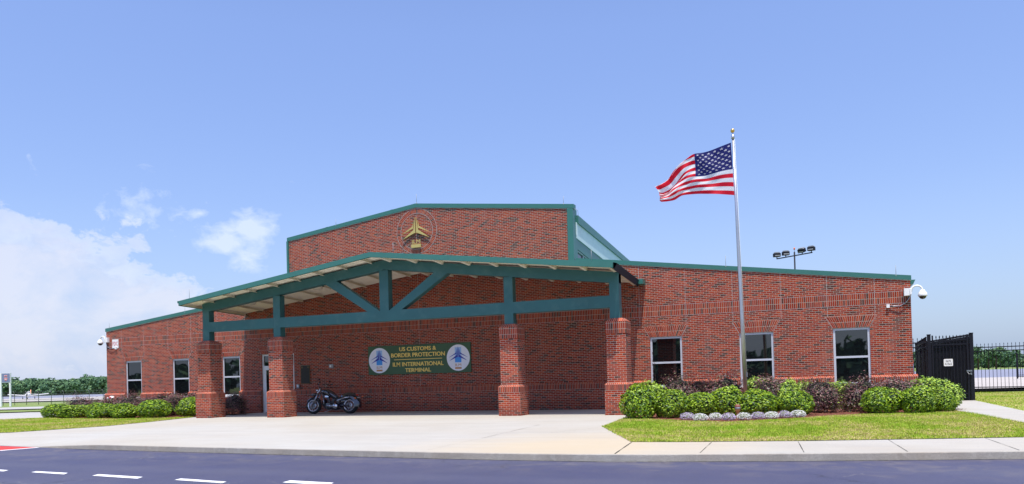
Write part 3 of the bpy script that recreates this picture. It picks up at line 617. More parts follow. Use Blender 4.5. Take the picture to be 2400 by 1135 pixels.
# conduit loop on the corner
mb = MB(); mb.tube([(7.12, -.02, 7.98), (7.22, 0, 7.97), (7.30, 0, 7.88), (7.31, 0, 7.74), (7.24, .02, 7.62), (7.14, .05, 7.57)], .009, 'steel', 6); mb.build('conduit', T)
for (x, z, h) in ((-18.25, 4.45, .30), (-13.1, 4.98, .3), (.06, 8.96, .42), (6.72, 8.2, .33), (12.93, 5.2, .42), (18.55, 4.45, .36), (-4.1, 8.4, .3)):
    mb = MB(); mb.tube([(x, -.02, z), (x, -.02, z+h)], .0075, 'graybox', 5); mb.tube([(x, -.02, z-.02), (x, -.02, z+.04)], .02, 'graybox', 6); mb.build('lightning_rod', T)
# brick ring round the emblem
mb = MB(); cx, cz, r0, r1, n = .02, 7.77, .78, .975, 84
for i in range(n):
    t0, t1 = 2*math.pi*i/n, 2*math.pi*(i+1)/n; g0 = .08*(t1-t0)
    q = lambda r, t: (cx+r*math.cos(t), -.004, cz+r*math.sin(t))
    u0 = i*.0677; mb.face([q(r0, t0), q(r1, t0), q(r1, t1), q(r0, t1)], 'soldier', [(u0, .005), (u0, .2), (u0+.0677, .2), (u0+.0677, .005)])
    for rr in (r0, r1): mb.face([(cx+(rr-.007)*math.cos(t0), -.006, cz+(rr-.007)*math.sin(t0)), (cx+(rr+.007)*math.cos(t0), -.006, cz+(rr+.007)*math.sin(t0)), (cx+(rr+.007)*math.cos(t1), -.006, cz+(rr+.007)*math.sin(t1)), (cx+(rr-.007)*math.cos(t1), -.006, cz+(rr-.007)*math.sin(t1))], 'joint')
mb.build('brick_ring', T)

# ---------------------------------------------------------------- logo
W1 = [(.02, 1.0), (.13, .43), (.98, -.10), (.10, .27), (.02, .27)]            # inner wing, right half
W2 = [(.13, .87), (.20, .55), (1.03, .17), (.19, .44), (.165, .50)]
W1 = [(.022, 1.0), (.115, .44), (.66, .06), (.075, .30), (.022, .30)]
W2 = [(.10, .86), (.155, .60), (.70, .28), (.17, .50), (.125, .50)]
def wings(mb, cx, cz, s, y0, y1, m, sx=1):
    for P in (W1, W2):
        for g_ in (1, -1):
            q = [(cx+g_*x*s*sx, cz+z*s) for x, z in P]
            if g_ < 0: q = q[::-1]
            mb.prism(q, y0, y1, m)
E_obj = empty('emblem', 'gold winged emblem with letters ILM in the brick ring of the high gable', 'emblem', (.02, 0, 7.77))
mb = MB(); wings(mb, 0, -.38, .98, -.09, -.05, 'gold', 1.0); mb.build('wings', E_obj)
mb = MB(); text_into(mb, 'ILM', 0, -.455, .17, 'gold', -.08, .03, .40, .0); mb.build('lettering', E_obj)
mb = MB(); mb.box(-.235, .235, -.09, -.05, -.715, -.57, 'gold'); mb.build('bar', E_obj)

# ---------------------------------------------------------------- wall sign
S = empty('wall_sign', 'long green sign with gold lettering and two round logos under the canopy', 'sign', (-2.54, -.06, 1.61))
mb = MB(); mb.box(0, 5.01, 0, .055, 0, 1.265, 'signgreen'); mb.build('board', S)
for k, cx in enumerate((.575, 4.43)):
    r_ = .555; mb = MB(); cz = .63
    ring = [(cx+r_*.97*math.cos(2*math.pi*i/40), cz+r_*math.sin(2*math.pi*i/40)) for i in range(40)]
    mb.prism(ring, -.006, .0, 'roundel'); ro = mb.build('roundel', S)
    mb = MB(); mb.face([(cx-.15, -.008, cz+.02), (cx+.15, -.008, cz+.02), (cx+.15, -.008, cz+.44), (cx-.15, -.008, cz+.44)], 'paleblue')
    mb.face([(cx-.15, -.008, cz-.20), (cx+.15, -.008, cz-.20), (cx+.15, -.008, cz+.02), (cx-.15, -.008, cz+.02)], 'skyblue')
    wings(mb, cx, cz-.17, .64, -.013, -.009, 'navy'); text_into(mb, 'ILM', cx, cz-.305, .11, 'tan', -.011, .003, .27)
    mb.box(cx-.15, cx+.15, -.011, -.007, cz-.475, cz-.40, 'tan'); mb.build('logo', ro)
for (txt, cz, wd, h) in (('US CUSTOMS &', 1.09, 1.80, .175), ('BORDER PROTECTION', .83, 2.62, .18), ('ILM INTERNATIONAL', .43, 2.48, .18), ('TERMINAL', .17, 1.26, .17)):
    mb = MB(); text_into(mb, txt, 2.50, cz, h, 'signgold', -.03, .03, wd, .012); mb.build('lettering', S)
mb = MB(); mb.box(1.33, 3.67, -.02, 0, .625, .65, 'signgold'); mb.build('rule', S)
# FDC sign
F_ = empty('wall_sign', 'small white square sign reading FDC in red high on the left corner', 'sign', (-17.86, -.012, 3.65))
mb = MB(); mb.box(-.22, .22, 0, .012, -.225, .225, 'whitep'); mb.build('plate', F_)
mb = MB(); text_into(mb, 'FDC', 0, 0, .2, 'redp', -.003, .002, .37, .004); mb.build('lettering', F_)
# plaque
P_ = empty('plaque', 'dark bronze plaque with raised border on the wall right of the door', 'plaque', (-5.96, -.03, 1.735))
mb = MB(); mb.box(-.25, .25, 0, .03, -.425, .425, 'bronze'); mb.build('plate', P_)
mb = MB()
for (x0, x1, z0, z1) in ((-.25, -.235, -.425, .425), (.235, .25, -.425, .425), (-.235, .235, .41, .425), (-.235, .235, -.425, -.41)): mb.box(x0, x1, -.006, -.0005, z0, z1, 'bronzelt')
mb.build('border', P_)
for x in (-.17, .17): mb = MB(); mb.ball((x, -.002, .33), .045, 'bronzelt', 12, (1, .25, 1)); mb.build('seal', P_)
# small wall boxes
mb = MB(); mb.box(-.11, .11, -.05, 0, -.09, .09, 'graybox'); mb.ball((-.03, -.05, 0), .05, 'whitep', 12, (1, .4, 1)); o = mb.build('wall_light', None, (-4.53, 0, 2.08)); tag(o, 'small square grey light fitting on the wall between plaque and green sign', 'light')
mb = MB(); mb.box(-.06, .06, -.09, 0, -.09, .09, 'graybox'); mb.box(-.05, .05, -.105, -.091, -.03, .08, 'alu'); o = mb.build('electric_box', None, (-6.35, 0, 1.20)); tag(o, 'small grey electrical box low on the wall under the plaque', 'box')
# fire connection
mb = MB(); mb.tube([(0, -.1, 0), (0, -.28, 0)], .09, 'whitep', 12); mb.lathe([(0, -.31), (.06, -.31), (.06, -.28)], 'redp', (0, 0, 0), 'y', 12); mb.tube([(-.1, -.2, 0), (-.16, -.34, -.03)], .05, 'whitep', 10); mb.tube([(.1, -.2, 0), (.16, -.34, -.03)], .05, 'whitep', 10); mb.tube([(-.3, -.13, -.05), (-.05, -.2, 0)], .06, 'whitep', 10)
o = mb.build('fire_hydrant_connection', None, (-17.9, -.05, .86)); tag(o, 'white and red fire hose connection low at the left corner', 'fire connection')

# ---------------------------------------------------------------- dome cameras
def dome(x, z, sg, label):
    c = empty('security_camera', label, 'camera', (x, 0, z), 0, 'dome cameras on the corners')
    mb = MB(); mb.box(min(-sg*.22, 0)-.0, max(-sg*.22, 0), -.13, -.001, -.12, .13, 'whitep'); mb.box(-sg*.02-.03, -sg*.02+.03, -.15, -.13, -.08, .09, 'whitep'); mb.build('bracket', c)
    mb = MB(); pts = [(sg*.0, -.08, .0)]+[(sg*(.17-.17*math.cos(t)), -.08, .03+.17*math.sin(t)) for t in [math.pi*i/9 for i in range(1, 9)]]+[(sg*.34, -.08, -.02)]
    mb.tube(pts, .03, 'whitep', 10); mb.build('arm', c)
    mb = MB(); mb.lathe([(.0, .06), (.06, .05), (.09, -.01), (.13, -.05), (.145, -.13), (.14, -.17), (.0, -.17)], 'whitep', (sg*.34, -.08, 0)); mb.build('housing', c)
    mb = MB(); mb.ball((sg*.34, -.08, -.165), .115, 'domeglass', 16, (1, 1, .9), -90, 0); mb.build('lens_dome', c)
    mb = MB(); b_ = (-sg*.72, -.03, -.44)
    for k in (0, 1):
        mb.tube([(-sg*(.05), -.05, -.11), (-sg*(.07+.02*k), -.06, -.22), (-sg*(.18+.03*k), -.07, -.36-.03*k), (-sg*.36, -.07, -.46-.04*k), (-sg*.55, -.06, -.45-.02*k), b_], .014, 'black' if k else 'steel', 6)
    mb.build('cable', c)
    mb = MB(); mb.box(b_[0]-.05, b_[0]+.05, -.08, -.001, b_[2]-.06, b_[2]+.06, 'whitep'); mb.build('junction_box', c)
dome(18.99, 3.87, 1, 'white dome camera on a curved arm at the right corner of the terminal')
dome(-18.5, 3.86, -1, 'white dome camera on a curved arm at the left corner beside the FDC sign')

# ================================================================ CANOPY
K = empty('entrance_canopy', 'green steel gabled entrance canopy standing on four brick piers', 'canopy')
COLX = [-7.735, -4.06, 6.0, 9.84]
for x in COLX:
    mb = MB(); y0, y1 = -4.5, -3.68; h = .41
    def soldierbox(x0, x1, a, b, z0, z1):
        mb.box(x0, x1, a, b, z0, z1, 'soldier', 'tb')
    mb.box(x-h, x+h, y0, y1, -.05, .81, 'pier', 'tb'); soldierbox(x-h-.003, x+h+.003, y0-.003, y1+.003, .81, 1.013)
    s = .335; ya, yb = y0+.075, y1-.075
    o4 = [(x-h-.003, y0-.003), (x+h+.003, y0-.003), (x+h+.003, y1+.003), (x-h-.003, y1+.003)]; i4 = [(x-s, ya), (x+s, ya), (x+s, yb), (x-s, yb)]
    for k in range(4):
        a, b, c, d = o4[k], o4[(k+1) % 4], i4[(k+1) % 4], i4[k]
        mb.face([a+(1.013,), b+(1.013,), c+(1.075,), d+(1.075,)], 'rowlock', [(0, .05), (.82, .05), (.75, .2), (.07, .2)])
    mb.box(x-s, x+s, ya, yb, 1.075, 2.70, 'pier', 'tb'); 
    mb.box(x-s-.012, x+s+.012, ya-.012, yb+.012, 2.70, 3.105, 'soldier', 't')
    i5 = [(x-.2, ya+.13), (x+.2, ya+.13), (x+.2, yb-.13), (x-.2, yb-.13)]; o5 = [(x-s-.012, ya-.012), (x+s+.012, ya-.012), (x+s+.012, yb+.012), (x-s-.012, yb+.012)]
    for k in range(4):
        a, b, c, d = o5[k], o5[(k+1) % 4], i5[(k+1) % 4], i5[k]
        mb.face([a+(3.105,), b+(3.105,), c+(3.215,), d+(3.215,)], 'rowlock', [(0, .05), (.67, .05), (.54, .2), (.13, .2)])
    mb.face([p+(3.215,) for p in i5], 'pier')
    mb.build('brick_pier', K)
PX = .95
tu = lambda x: 5.53-.1275*abs(x-PX)        # underside of the top chord
TY0, TY1 = -4.25, -3.95
for x, z0, nm in ((-7.755, 3.20, 'post'), (-4.1, 3.2, 'post'), (5.96, 3.2, 'post'), (9.78, 3.2, 'post'), (.90, 3.985, 'king_post')):
    mb = MB(); hw = .17 if nm == 'post' else .195
    z1 = min(tu(x-hw), tu(x+hw))+.01
    if x in (-7.755, 9.78): z1 = tu(x)+.30
    mb.box(x-hw, x+hw, TY0+.004, TY1, z0, z1, 'greensteel'); mb.build(nm, K)
for (a, b) in ((-7.585, -4.27), (-3.93, 5.79), (6.13, 9.61)):
    mb = MB(); mb.box(a, b, TY0, TY1-.003, 3.585, 3.985, 'greensteel'); mb.build('bottom_chord', K)
for sg, xe in ((-1, -7.925), (1, 9.95)):
    mb = MB(); mb.prism([(PX, tu(PX)), (xe, tu(xe)), (xe, tu(xe)+.365), (PX, tu(PX)+.365)][::(-1 if sg < 0 else 1)], TY0-.003, TY1+.003, 'greensteel'); mb.build('top_chord', K)
for sg in (-1, 1):
    mb = MB(); q = [(.9+sg*.2, 3.975), (.9+sg*.73, 3.975), (.9+sg*2.69, tu(.9+2.69)+.0), (.9+sg*2.13, tu(.9+2.13)+.0)]
    if sg < 0: q = q[::-1]
    mb.prism(q, TY0+.008, TY1-.01, 'greensteel'); mb.build('brace', K)
# roof: deck, purlins, fascia (plan is slightly skewed towards the wall)
YF = -5.3
ux = lambda u, y: .15+.157*(-y)+u*(1+.045*(1+y/5.3))          # u = distance from the ridge
UE = (-9.13, 9.05)
rz = lambda u: 6.045-(.1335 if u < 0 else .1215)*abs(u)    # top of fascia
for k, ue in enumerate(UE):
    mb = MB(); x0, x1 = ux(0, YF), ux(ue, YF)
    q = [(x0, rz(0)-.185), (x1, rz(ue)-.185), (x1, rz(ue)), (x0, rz(0))]
    if ue < 0: q = q[::-1]
    mb.prism(q, YF, YF+.10, 'green')
    for i in (1, 2, 3):
        u = ue*(i-.3)/3; z = rz(u); mb.box(ux(u, YF)-.05, ux(u, YF)+.05, YF-.003, YF+.02, z-.187, z-.02, 'green')
    mb.build('fascia', K)
    # metal roof skin
    mb = MB(); mb.face([(ux(0, YF), YF+.05, rz(0)-.03), (ux(ue, YF), YF+.05, rz(ue)-.03), (ux(ue, 0)-(.0), -.002, rz(ue)-.03), (ux(0, 0), -.002, rz(0)-.03)][::(-1 if ue < 0 else 1)], 'roofmetal')
    mb.build('roof_skin', K)
    # ribbed soffit deck
    mb = MB(); ny = 20; dz = .045
    for j in range(ny):
        ya = YF+.1+(5.19*j)/ny; yb = YF+.1+5.19*(j+1)/ny; w_ = yb-ya
        ys = [ya, ya+w_*.55, ya+w_*.68, ya+w_*.87, yb]; zz = [0, 0, dz, dz, 0]
        for a, b, za, zb in zip(ys, ys[1:], zz, zz[1:]):
            z_ = rz(0)-.10; ze = rz(ue)-.10
            q = [(ux(0, a), a, z_+za), (ux(0, b), b, z_+zb), (ux(ue, b), b, ze+zb), (ux(ue, a), a, ze+za)]
            mb.face(q if ue > 0 else q[::-1], 'beige')
    mb.build('soffit', K)
    npur = 8
    for i in range(npur+1):
        u = ue*(i+.42)/(npur+.42) if i < npur else ue*.992
        z = rz(u)-.075
        mb = MB(); s_ = 1 if ue > 0 else -1
        A_, B_ = (ux(u, YF+.1), YF+.1), (ux(u, -.06), -.06)
        th = .012
        # Z purlin: web and bottom flange
        def strip(du0, dz0, du1, dz1):
            p = [(A_[0]+du0, A_[1], z+dz0), (B_[0]+du0, B_[1], z+dz0), (B_[0]+du1, B_[1], z+dz1), (A_[0]+du1, A_[1], z+dz1)]
            mb.face(p, 'beige')
        strip(-th, 0, -th, -.115); strip(th, -.115, th, 0); strip(-th, -.115, s_*-.085, -.122); strip(s_*-.085, -.126, th, -.119)
        mb.face([(A_[0]-th, A_[1], z), (A_[0]-th, A_[1], z-.11), (A_[0]+th, A_[1], z-.11), (A_[0]+th, A_[1], z)], 'beige')
        mb.build('purlin', K)
    # rake board / eave at the side
    mb = MB(); e_ = .02 if ue > 0 else -.02
    a, b = (ux(ue, YF)+e_, YF), (ux(ue, 0)+e_, -.03)
    z = rz(ue)
    if ue > 0:
        mb.face([(a[0], a[1]+.02, z-.25), (b[0], b[1], z-.25), (b[0], b[1], z-.01), (a[0], a[1]+.02, z-.01)], 'slate')
        mb.face([(a[0]+.12, a[1]+.02, z-.05), (b[0]+.12, b[1], z-.05), (b[0], b[1], z-.25), (a[0], a[1]+.02, z-.25)][::-1], 'slate')
        mb.face([(a[0]-.0, a[1]+.02, z-.012), (b[0], b[1], z-.012), (b[0]+.12, b[1], z-.05), (a[0]+.12, a[1]+.02, z-.05)][::-1], 'slate')
        mb.box(b[0]+.10, b[0]+.30, -.5, -.03, z-.20, z-.01, 'green')
    else:
        mb.face([(a[0], a[1], z-.20), (a[0], a[1], z), (b[0], b[1], z), (b[0], b[1], z-.20)], 'green')
        mb.box(a[0]-.06, a[0]+.005, YF, YF+.2, z-.09, z, 'green')
    mb.build('gutter', K)
# vent cap on the canopy roof
mb = MB(); mb.box(-.13, .13, -.15, .15, 0, .06, 'graybox'); mb.lathe([(.10, -.14), (.10, .14)], 'steel', (0, 0, .1), 'x', 14); v_ = mb.build('roof_vent', K, (1.25, -3.5, 6.03))
for x in (1.9, 9.3, -7.7):
    u = x-.9; mb = MB(); mb.tube([(0, 0, 0), (0, 0, .42)], .0075, 'graybox', 5); mb.build('lightning_rod', K, (x, YF+.12, rz(u)-.02))
# ceiling lights
proto = None
for i, (x, z, lab) in enumerate(((-6.95, 4.98, 'left end'), (-3.45, 5.40, 'second from the left end'), (4.6, 5.42, 'second from the right end'), (8.0, 5.02, 'right end'))):
    lb = 'round frosted canopy light, %s' % lab
    if proto is None:
        proto = empty('ceiling_light', lb, 'light', (x, -2.4, z), 0, 'lights under the canopy')
        mb = MB(); mb.lathe([(0, .07), (.16, .07), (.26, .0), (.26, -.03), (.2, -.03)], 'black', n=20); mb.build('housing', proto)
        mb = MB(); mb.lathe([(.235, -.03), (.22, -.10), (.15, -.16), (.0, -.18)], 'lens', n=20); mb.build('lens', proto)
        mb = MB(); mb.tube([(0, 0, .07), (0, 0, .2)], .04, 'black', 8); mb.build('stem', proto)
    else:
        c = copy_tree(proto); c.location = (x, -2.4, z); c['label'] = lb

# ================================================================ FLAG
FX, FY = 13.92, -4.4
Pp = empty('flagpole', 'tall silver flagpole rising behind the hedge before the right wing', 'flagpole', (FX, FY, 0))
lean = Matrix.Rotation(-.0175, 4, 'Y')
Pp.rotation_euler = (0, -.0175, 0)
mb = MB(); mb.tube([(0, 0, 0), (0, 0, 3), (0, 0, 6), (0, 0, 8.67)], [.064, .058, .046, .032], 'pole', 14); mb.build('pole', Pp)
mb = MB(); mb.lathe([(.0, 8.62), (.052, 8.62), (.052, 8.70), (.03, 8.72), (.015, 8.83)], 'pole', n=12); mb.build('truck', Pp)
mb = MB(); mb.ball((0, 0, 8.87), .065, 'goldball'); mb.build('ball_finial', Pp)
mb = MB(); mb.tube([(.075, -.03, 1.2), (.06, -.03, 5), (.05, -.02, 8.6)], .006, 'whitep', 5); mb.box(.05, .09, -.03, .03, 1.15, 1.3, 'steel'); mb.build('halyard', Pp)
# flag surface S(u,v): u from hoist to fly, v from bottom to top; control outline in metres (x along, z up)
KS = 25.09/27.69
topc = [(13.44, 9.24), (12.95, 9.11), (12.50, 9.01), (12.15, 8.98), (11.85, 8.80), (11.55, 8.52), (11.30, 8.22), (11.02, 8.06), (10.86, 8.01)]
botc = [(13.50, 7.41), (13.05, 7.50), (12.6, 7.56), (12.15, 7.61), (11.75, 7.58), (11.45, 7.47), (11.2, 7.44), (11.0, 7.47), (10.91, 7.52)]
def cr(P, t):
    P = [(CPOS.x+(a-CPOS.x)*KS, CPOS.z+(b-CPOS.z)*KS) for a, b in P]
    n = len(P)-1; t = max(0, min(.99999, t))*n; i = int(t); f = t-i; g = lambda k: P[max(0, min(n, k))]
    o = []
    for d in (0, 1):
        a, b, c, e = g(i-1)[d], g(i)[d], g(i+1)[d], g(i+2)[d]
        o.append(.5*((2*b)+(-a+c)*f+(2*a-5*b+4*c-e)*f*f+(-a+3*b-3*c+e)*f**3))
    return o
def S_(u, v):
    t = cr(topc, u); b = cr(botc, u)
    k = sstep(.3, .8, u)
    # towards the fly the upper part folds over itself
    vv = v+k*.16*math.sin(v*math.pi)*0 + .035*math.sin(u*9+v*3)*math.sin(math.pi*v)
    fold = k*sstep(.45, .8, v)*math.sin((v-.45)*math.pi*3.2)*.22
    vz = min(1, max(0, vv-fold*.9))
    x = b[0]+(t[0]-b[0])*v + fold*.5*(1-.3*u)
    z = b[1]+(t[1]-b[1])*vz
    y = -.02+.16*u*math.sin(u*7.5+v*2.2+.4)+.10*k*math.sin(v*9+u*4)+.035*math.sin(u*22-v*9)*min(1, u*4)+.018*math.sin((u+v)*34)*(u*(1-u)*3)
    return Vector((x, FY-.03+y, z))
fl = MB(); nu, nv = 96, 78
for m_, c_ in (('f_red', (.78, .012, .035)), ('f_white', (.90, .90, .92)), ('f_blue', (.022, .024, .16))): MT[m_] = mat('flag_'+m_[2:], c_, .6, 0, .3, .03, 2, trans=.5)
V = [S_(i/nu, j/nv) for j in range(nv+1) for i in range(nu+1)]
groups = {'f_red': [], 'f_white': [], 'f_blue': []}
for j in range(nv):
    st = int(j/nv*13)
    for i in range(nu):
        m_ = 'f_red' if st % 2 == 0 else 'f_white'
        if i/nu < .345 and st >= 6: m_ = 'f_blue'
        groups[m_].append((j*(nu+1)+i, j*(nu+1)+i+1, (j+1)*(nu+1)+i+1, (j+1)*(nu+1)+i))
base_i = len(fl.v); fl.v += V
for m_, fs in groups.items():
    k = fl.mi(m_)
    for f in fs: fl.f.append(f); fl.m.append(k); fl.sm.append(True); fl.uv += [(0, 0)]*4
for row in range(9):
    for c_ in range(6 if row % 2 == 0 else 5):
        u0 = (.345*(c_*2+1+(row % 2))/12); v0 = 6/13+(7/13)*(row+1)/10
        for side in (1, -1):
            pts = []
            for q in range(10):
                r_ = (.046 if q % 2 == 0 else .020); a_ = math.pi/2+q*math.pi/5
                u1, v1 = u0+r_*math.cos(a_)/2.75, v0+r_*math.sin(a_)/1.85
                p = S_(u1, v1); n_ = (S_(u1+.01, v1)-S_(u1-.01, v1)).cross(S_(u1, v1+.01)-S_(u1, v1-.01)).normalized()
                pts.append(p+n_*.006*side)
            fl.face(pts if side > 0 else pts[::-1], 'f_white', [(0, 0)]*10)
flag = fl.build('flag'); tag(flag, 'red white and blue striped flag with stars waving from the flagpole', 'flag')

# ================================================================ SHRUBS
def leafy(seed, rx, ry, h, n, leaf, mats, wts, lump=.16, spiky=0, corem='core'):
    rg = random.Random(seed); mb = MB()
    bumps = [(Vector((rg.gauss(0, 1), rg.gauss(0, 1), rg.gauss(.3, 1))).normalized(), rg.uniform(.5, 1)) for _ in range(16)]
    def rad(d):
        s = 0
        for b, a in bumps: s += a*math.exp((b.dot(d)-1)*14)
        return 1-lump*.7+lump*min(1.5, s)+.05*noise.noise(d*5+Vector((seed, 0, 0)))
    # core shell; the dark default colour paints shade between the leaves
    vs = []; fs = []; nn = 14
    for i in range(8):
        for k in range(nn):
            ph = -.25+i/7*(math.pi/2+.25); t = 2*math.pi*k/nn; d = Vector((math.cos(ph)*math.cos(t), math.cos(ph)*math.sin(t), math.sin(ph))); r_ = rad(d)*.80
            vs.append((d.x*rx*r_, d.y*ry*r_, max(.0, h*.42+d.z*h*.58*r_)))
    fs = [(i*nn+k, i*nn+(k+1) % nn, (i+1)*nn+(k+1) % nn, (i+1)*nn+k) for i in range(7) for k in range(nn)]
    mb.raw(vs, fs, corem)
    idx = [mb.mi(m) for m in mats]
    for q in range(n):
        z_ = rg.uniform(-.72, 1); t = rg.uniform(0, 2*math.pi); c_ = math.sqrt(max(0, 1-z_*z_)); d = Vector((c_*math.cos(t), c_*math.sin(t), z_))
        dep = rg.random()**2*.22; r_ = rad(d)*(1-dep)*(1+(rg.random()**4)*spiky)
        p = Vector((d.x*rx*r_, d.y*ry*r_, h*.42+d.z*h*.58*r_))
        if p.z < .02: p.z = rg.uniform(.02, .1)
        nrm = (d+Vector((rg.gauss(0, .55), rg.gauss(0, .55), rg.gauss(.35, .5)))).normalized(); a = nrm.orthogonal().normalized(); a.rotate(Matrix.Rotation(rg.uniform(0, 6.28), 3, nrm)); b = nrm.cross(a)
        L = leaf*rg.uniform(.6, 1.25); i0 = len(mb.v)
        mb.v += [p-a*L*.5, p+b*L*.27, p+a*L*.55+nrm*L*.1, p-b*L*.27]; mb.f.append((i0, i0+1, i0+2, i0+3))
        x = rg.random(); k = 0
        while x > wts[k] and k < len(wts)-1: x -= wts[k]; k += 1
        if dep > .14 and rg.random() < .5: k = len(mats)-1  # deeper leaves take the last, darkest tone to paint inner shade
        mb.m.append(idx[k]); mb.sm.append(False); mb.uv += [(0, 0)]*4
    return mb
def place(mbs, name, lab, cat, grp, x, y, sx, sy, sz, rot):
    o = bpy.data.objects.new(name, mbs); COL.objects.link(o); o.location = (x, y, .01); o.scale = (sx, sy, sz); o.rotation_euler = (0, 0, rot)
    return tag(o, lab, cat, grp)
def proto_mesh(mb, name):
    o = mb.build(name); me = o.data; bpy.data.objects.remove(o); return me
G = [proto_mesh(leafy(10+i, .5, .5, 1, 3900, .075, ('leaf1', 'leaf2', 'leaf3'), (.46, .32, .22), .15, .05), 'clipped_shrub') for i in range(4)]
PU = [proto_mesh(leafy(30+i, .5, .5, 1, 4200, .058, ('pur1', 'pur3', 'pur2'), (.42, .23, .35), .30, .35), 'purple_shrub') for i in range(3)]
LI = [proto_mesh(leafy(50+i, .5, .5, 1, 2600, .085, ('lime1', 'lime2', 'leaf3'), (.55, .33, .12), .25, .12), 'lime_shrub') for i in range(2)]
ords = ['first', 'second', 'third', 'fourth', 'fifth', 'sixth', 'seventh', 'eighth', 'ninth', 'tenth', 'eleventh', 'twelfth']
GR = [(11.12, -6.75, 1.14, 1.0), (11.97, -6.45, 1.10, .82), (12.74, -5.9, 1.14, .72), (13.5, -5.62, 1.18, .84), (14.39, -5.63, 1.32, .76), (15.41, -5.64, 1.06, .70), (17.68, -4.73, 1.16, .76), (18.62, -4.73, 1.02, .74), (19.36, -4.04, .76, .68)]
LB_ = ['largest round green shrub, against the rightmost brick pier', 'round green shrub second from the right pier', 'round green shrub third from the right pier, behind the first flower clumps', 'round green shrub just left of the garden bollard light', 'wide round green shrub just right of the garden bollard light', 'round green shrub at the right end of the white and lilac flower row', 'round green shrub before the rightmost window, first after the dark gap', 'round green shrub between the rightmost window and the gate', 'small round green shrub nearest the black gate']
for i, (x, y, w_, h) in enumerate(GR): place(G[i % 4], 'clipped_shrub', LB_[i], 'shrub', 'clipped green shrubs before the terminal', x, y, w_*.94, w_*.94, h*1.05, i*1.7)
GL = [(-17.9, -3.35, 1.75, .64), (-16.0, -3.75, 1.7, .60), (-14.0, -4.1, 1.8, .66), (-12.4, -4.3, 1.6, .63), (-10.95, -4.05, 1.85, .76), (-9.75, -3.1, 1.4, .84)]
LBL = ['low green shrub at the far left end of the left bed', 'low green shrub second from the left end of the left bed', 'low green shrub under the leftmost window, third from the left end', 'low green shrub fourth from the left end of the left bed', 'wide green shrub under the second window of the left wing', 'tall green shrub against the leftmost brick pier']
for i, (x, y, w_, h) in enumerate(GL): place(G[(i+1) % 4], 'clipped_shrub', LBL[i], 'shrub', 'clipped green shrubs before the terminal', x, y, w_*.97, 1.2, h*1.06, i*.9 if i % 2 else 3.1)
PR = [(11.55, -2.9, 1.3, 1.02), (12.95, -2.9, 1.55, 1.08), (14.6, -2.7, 1.35, 1.08), (16.05, -4.1, 1.2, .86), (17.15, -3.7, 1.1, .90), (18.3, -2.6, 1.35, .93), (12.2, -2.2, 1.2, .92)]
LP_ = ['reddish purple shrub under the first window of the right wing', 'reddish purple shrub left of the flagpole foot', 'tall purple shrub right of the flagpole, under the middle right window', 'wide grey purple shrub left of the rightmost window', 'dark purple shrub directly before the rightmost window', 'dark purple shrub by the right corner of the terminal', 'small purple shrub at the wall between first right window and flagpole']
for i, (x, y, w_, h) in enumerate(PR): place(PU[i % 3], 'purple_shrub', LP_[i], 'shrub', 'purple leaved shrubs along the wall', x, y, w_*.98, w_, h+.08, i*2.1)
PL = [(-17.3, -2.2, 2.2, .74), (-15.6, -2.2, 1.9, .76), (-14.2, -2.3, 1.9, .80), (-12.6, -2.2, 1.9, .80), (-11.4, -2.2, 1.7, .90), (-10.3, -2.0, 1.4, .80), (-8.45, -1.9, .8, .78)]
LPL = ['purple shrub at the left corner of the terminal', 'purple shrub below the leftmost window', 'purple shrub right of the leftmost window', 'purple shrub left of the second window from the left', 'tall purple shrub below the second window from the left', 'purple shrub behind the leftmost brick pier', 'small dark purple shrub between the two left brick piers']
for i, (x, y, w_, h) in enumerate(PL): place(PU[(i+1) % 3], 'purple_shrub', LPL[i], 'shrub', 'purple leaved shrubs along the wall', x, y, w_*1.1, 1.3, h+.14, i*1.3)
LM = [(10.75, -3.4, .95, .96), (14.05, -1.35, 1.0, .98), (15.1, -3.2, .8, .90), (16.6, -2.0, 1.3, .78), (15.6, -2.2, .9, .82), (18.95, -2.7, 1.0, .86), (19.5, -3.0, .9, .78), (-9.0, -2.6, .7, .80)]
LLM = ['bright green leafy bush right behind the rightmost brick pier', 'bright green leafy bush behind the flagpole foot', 'small lime bush between the two middle purple shrubs of the right wing', 'lime green bush against the wall left of the rightmost window', 'small lime bush right of the middle window of the right wing', 'pale lime bush at the right corner of the terminal', 'pale lime bush beside the black gate', 'small lime bush behind the leftmost pier']
for i, (x, y, w_, h) in enumerate(LM): place(LI[i % 2], 'lime_bush', LLM[i], 'bush', 'lime green bushes along the wall', x, y, w_*1.15, w_, h+.12, i*1.1)
# long shoots of the purple shrubs
# flowers
FWM = []
for k, (a, b) in enumerate((('fl_w', 'fl_w'), ('fl_l', 'fl_w'), ('fl_w', 'fl_l'))):
    FWM.append(proto_mesh(leafy(70+k, .5, .5, 1, 1500, .07, (a, b, 'fl_g'), (.72, .22, .06), .12, corem='fl_g'), 'flower_clump'))
FC = [(12.62, -7.5, .42, 1, 'left end'), (13.05, -7.95, .44, 0, 'second from the left end'), (13.42, -7.75, .38, 0, 'third from the left end'), (13.78, -7.85, .40, 1, 'fourth from the left end'), (14.16, -7.65, .42, 0, 'just right of the bollard light'), (14.50, -7.40, .38, 1, 'second right of the bollard light'), (14.84, -7.20, .42, 0, 'third right of the bollard light'), (15.17, -6.85, .36, 1, 'second from the right end'), (15.50, -6.55, .42, 0, 'right end')]
for i, (x, y, w_, k, nm) in enumerate(FC):
    place(FWM[k], 'flower_clump', '%s flower clump edging the shrub bed, %s of the row' % ('lilac' if k else 'white', nm), 'flowers', 'flower clumps edging the bed', x, y, w_*1.05, w_, .20, i*1.9)
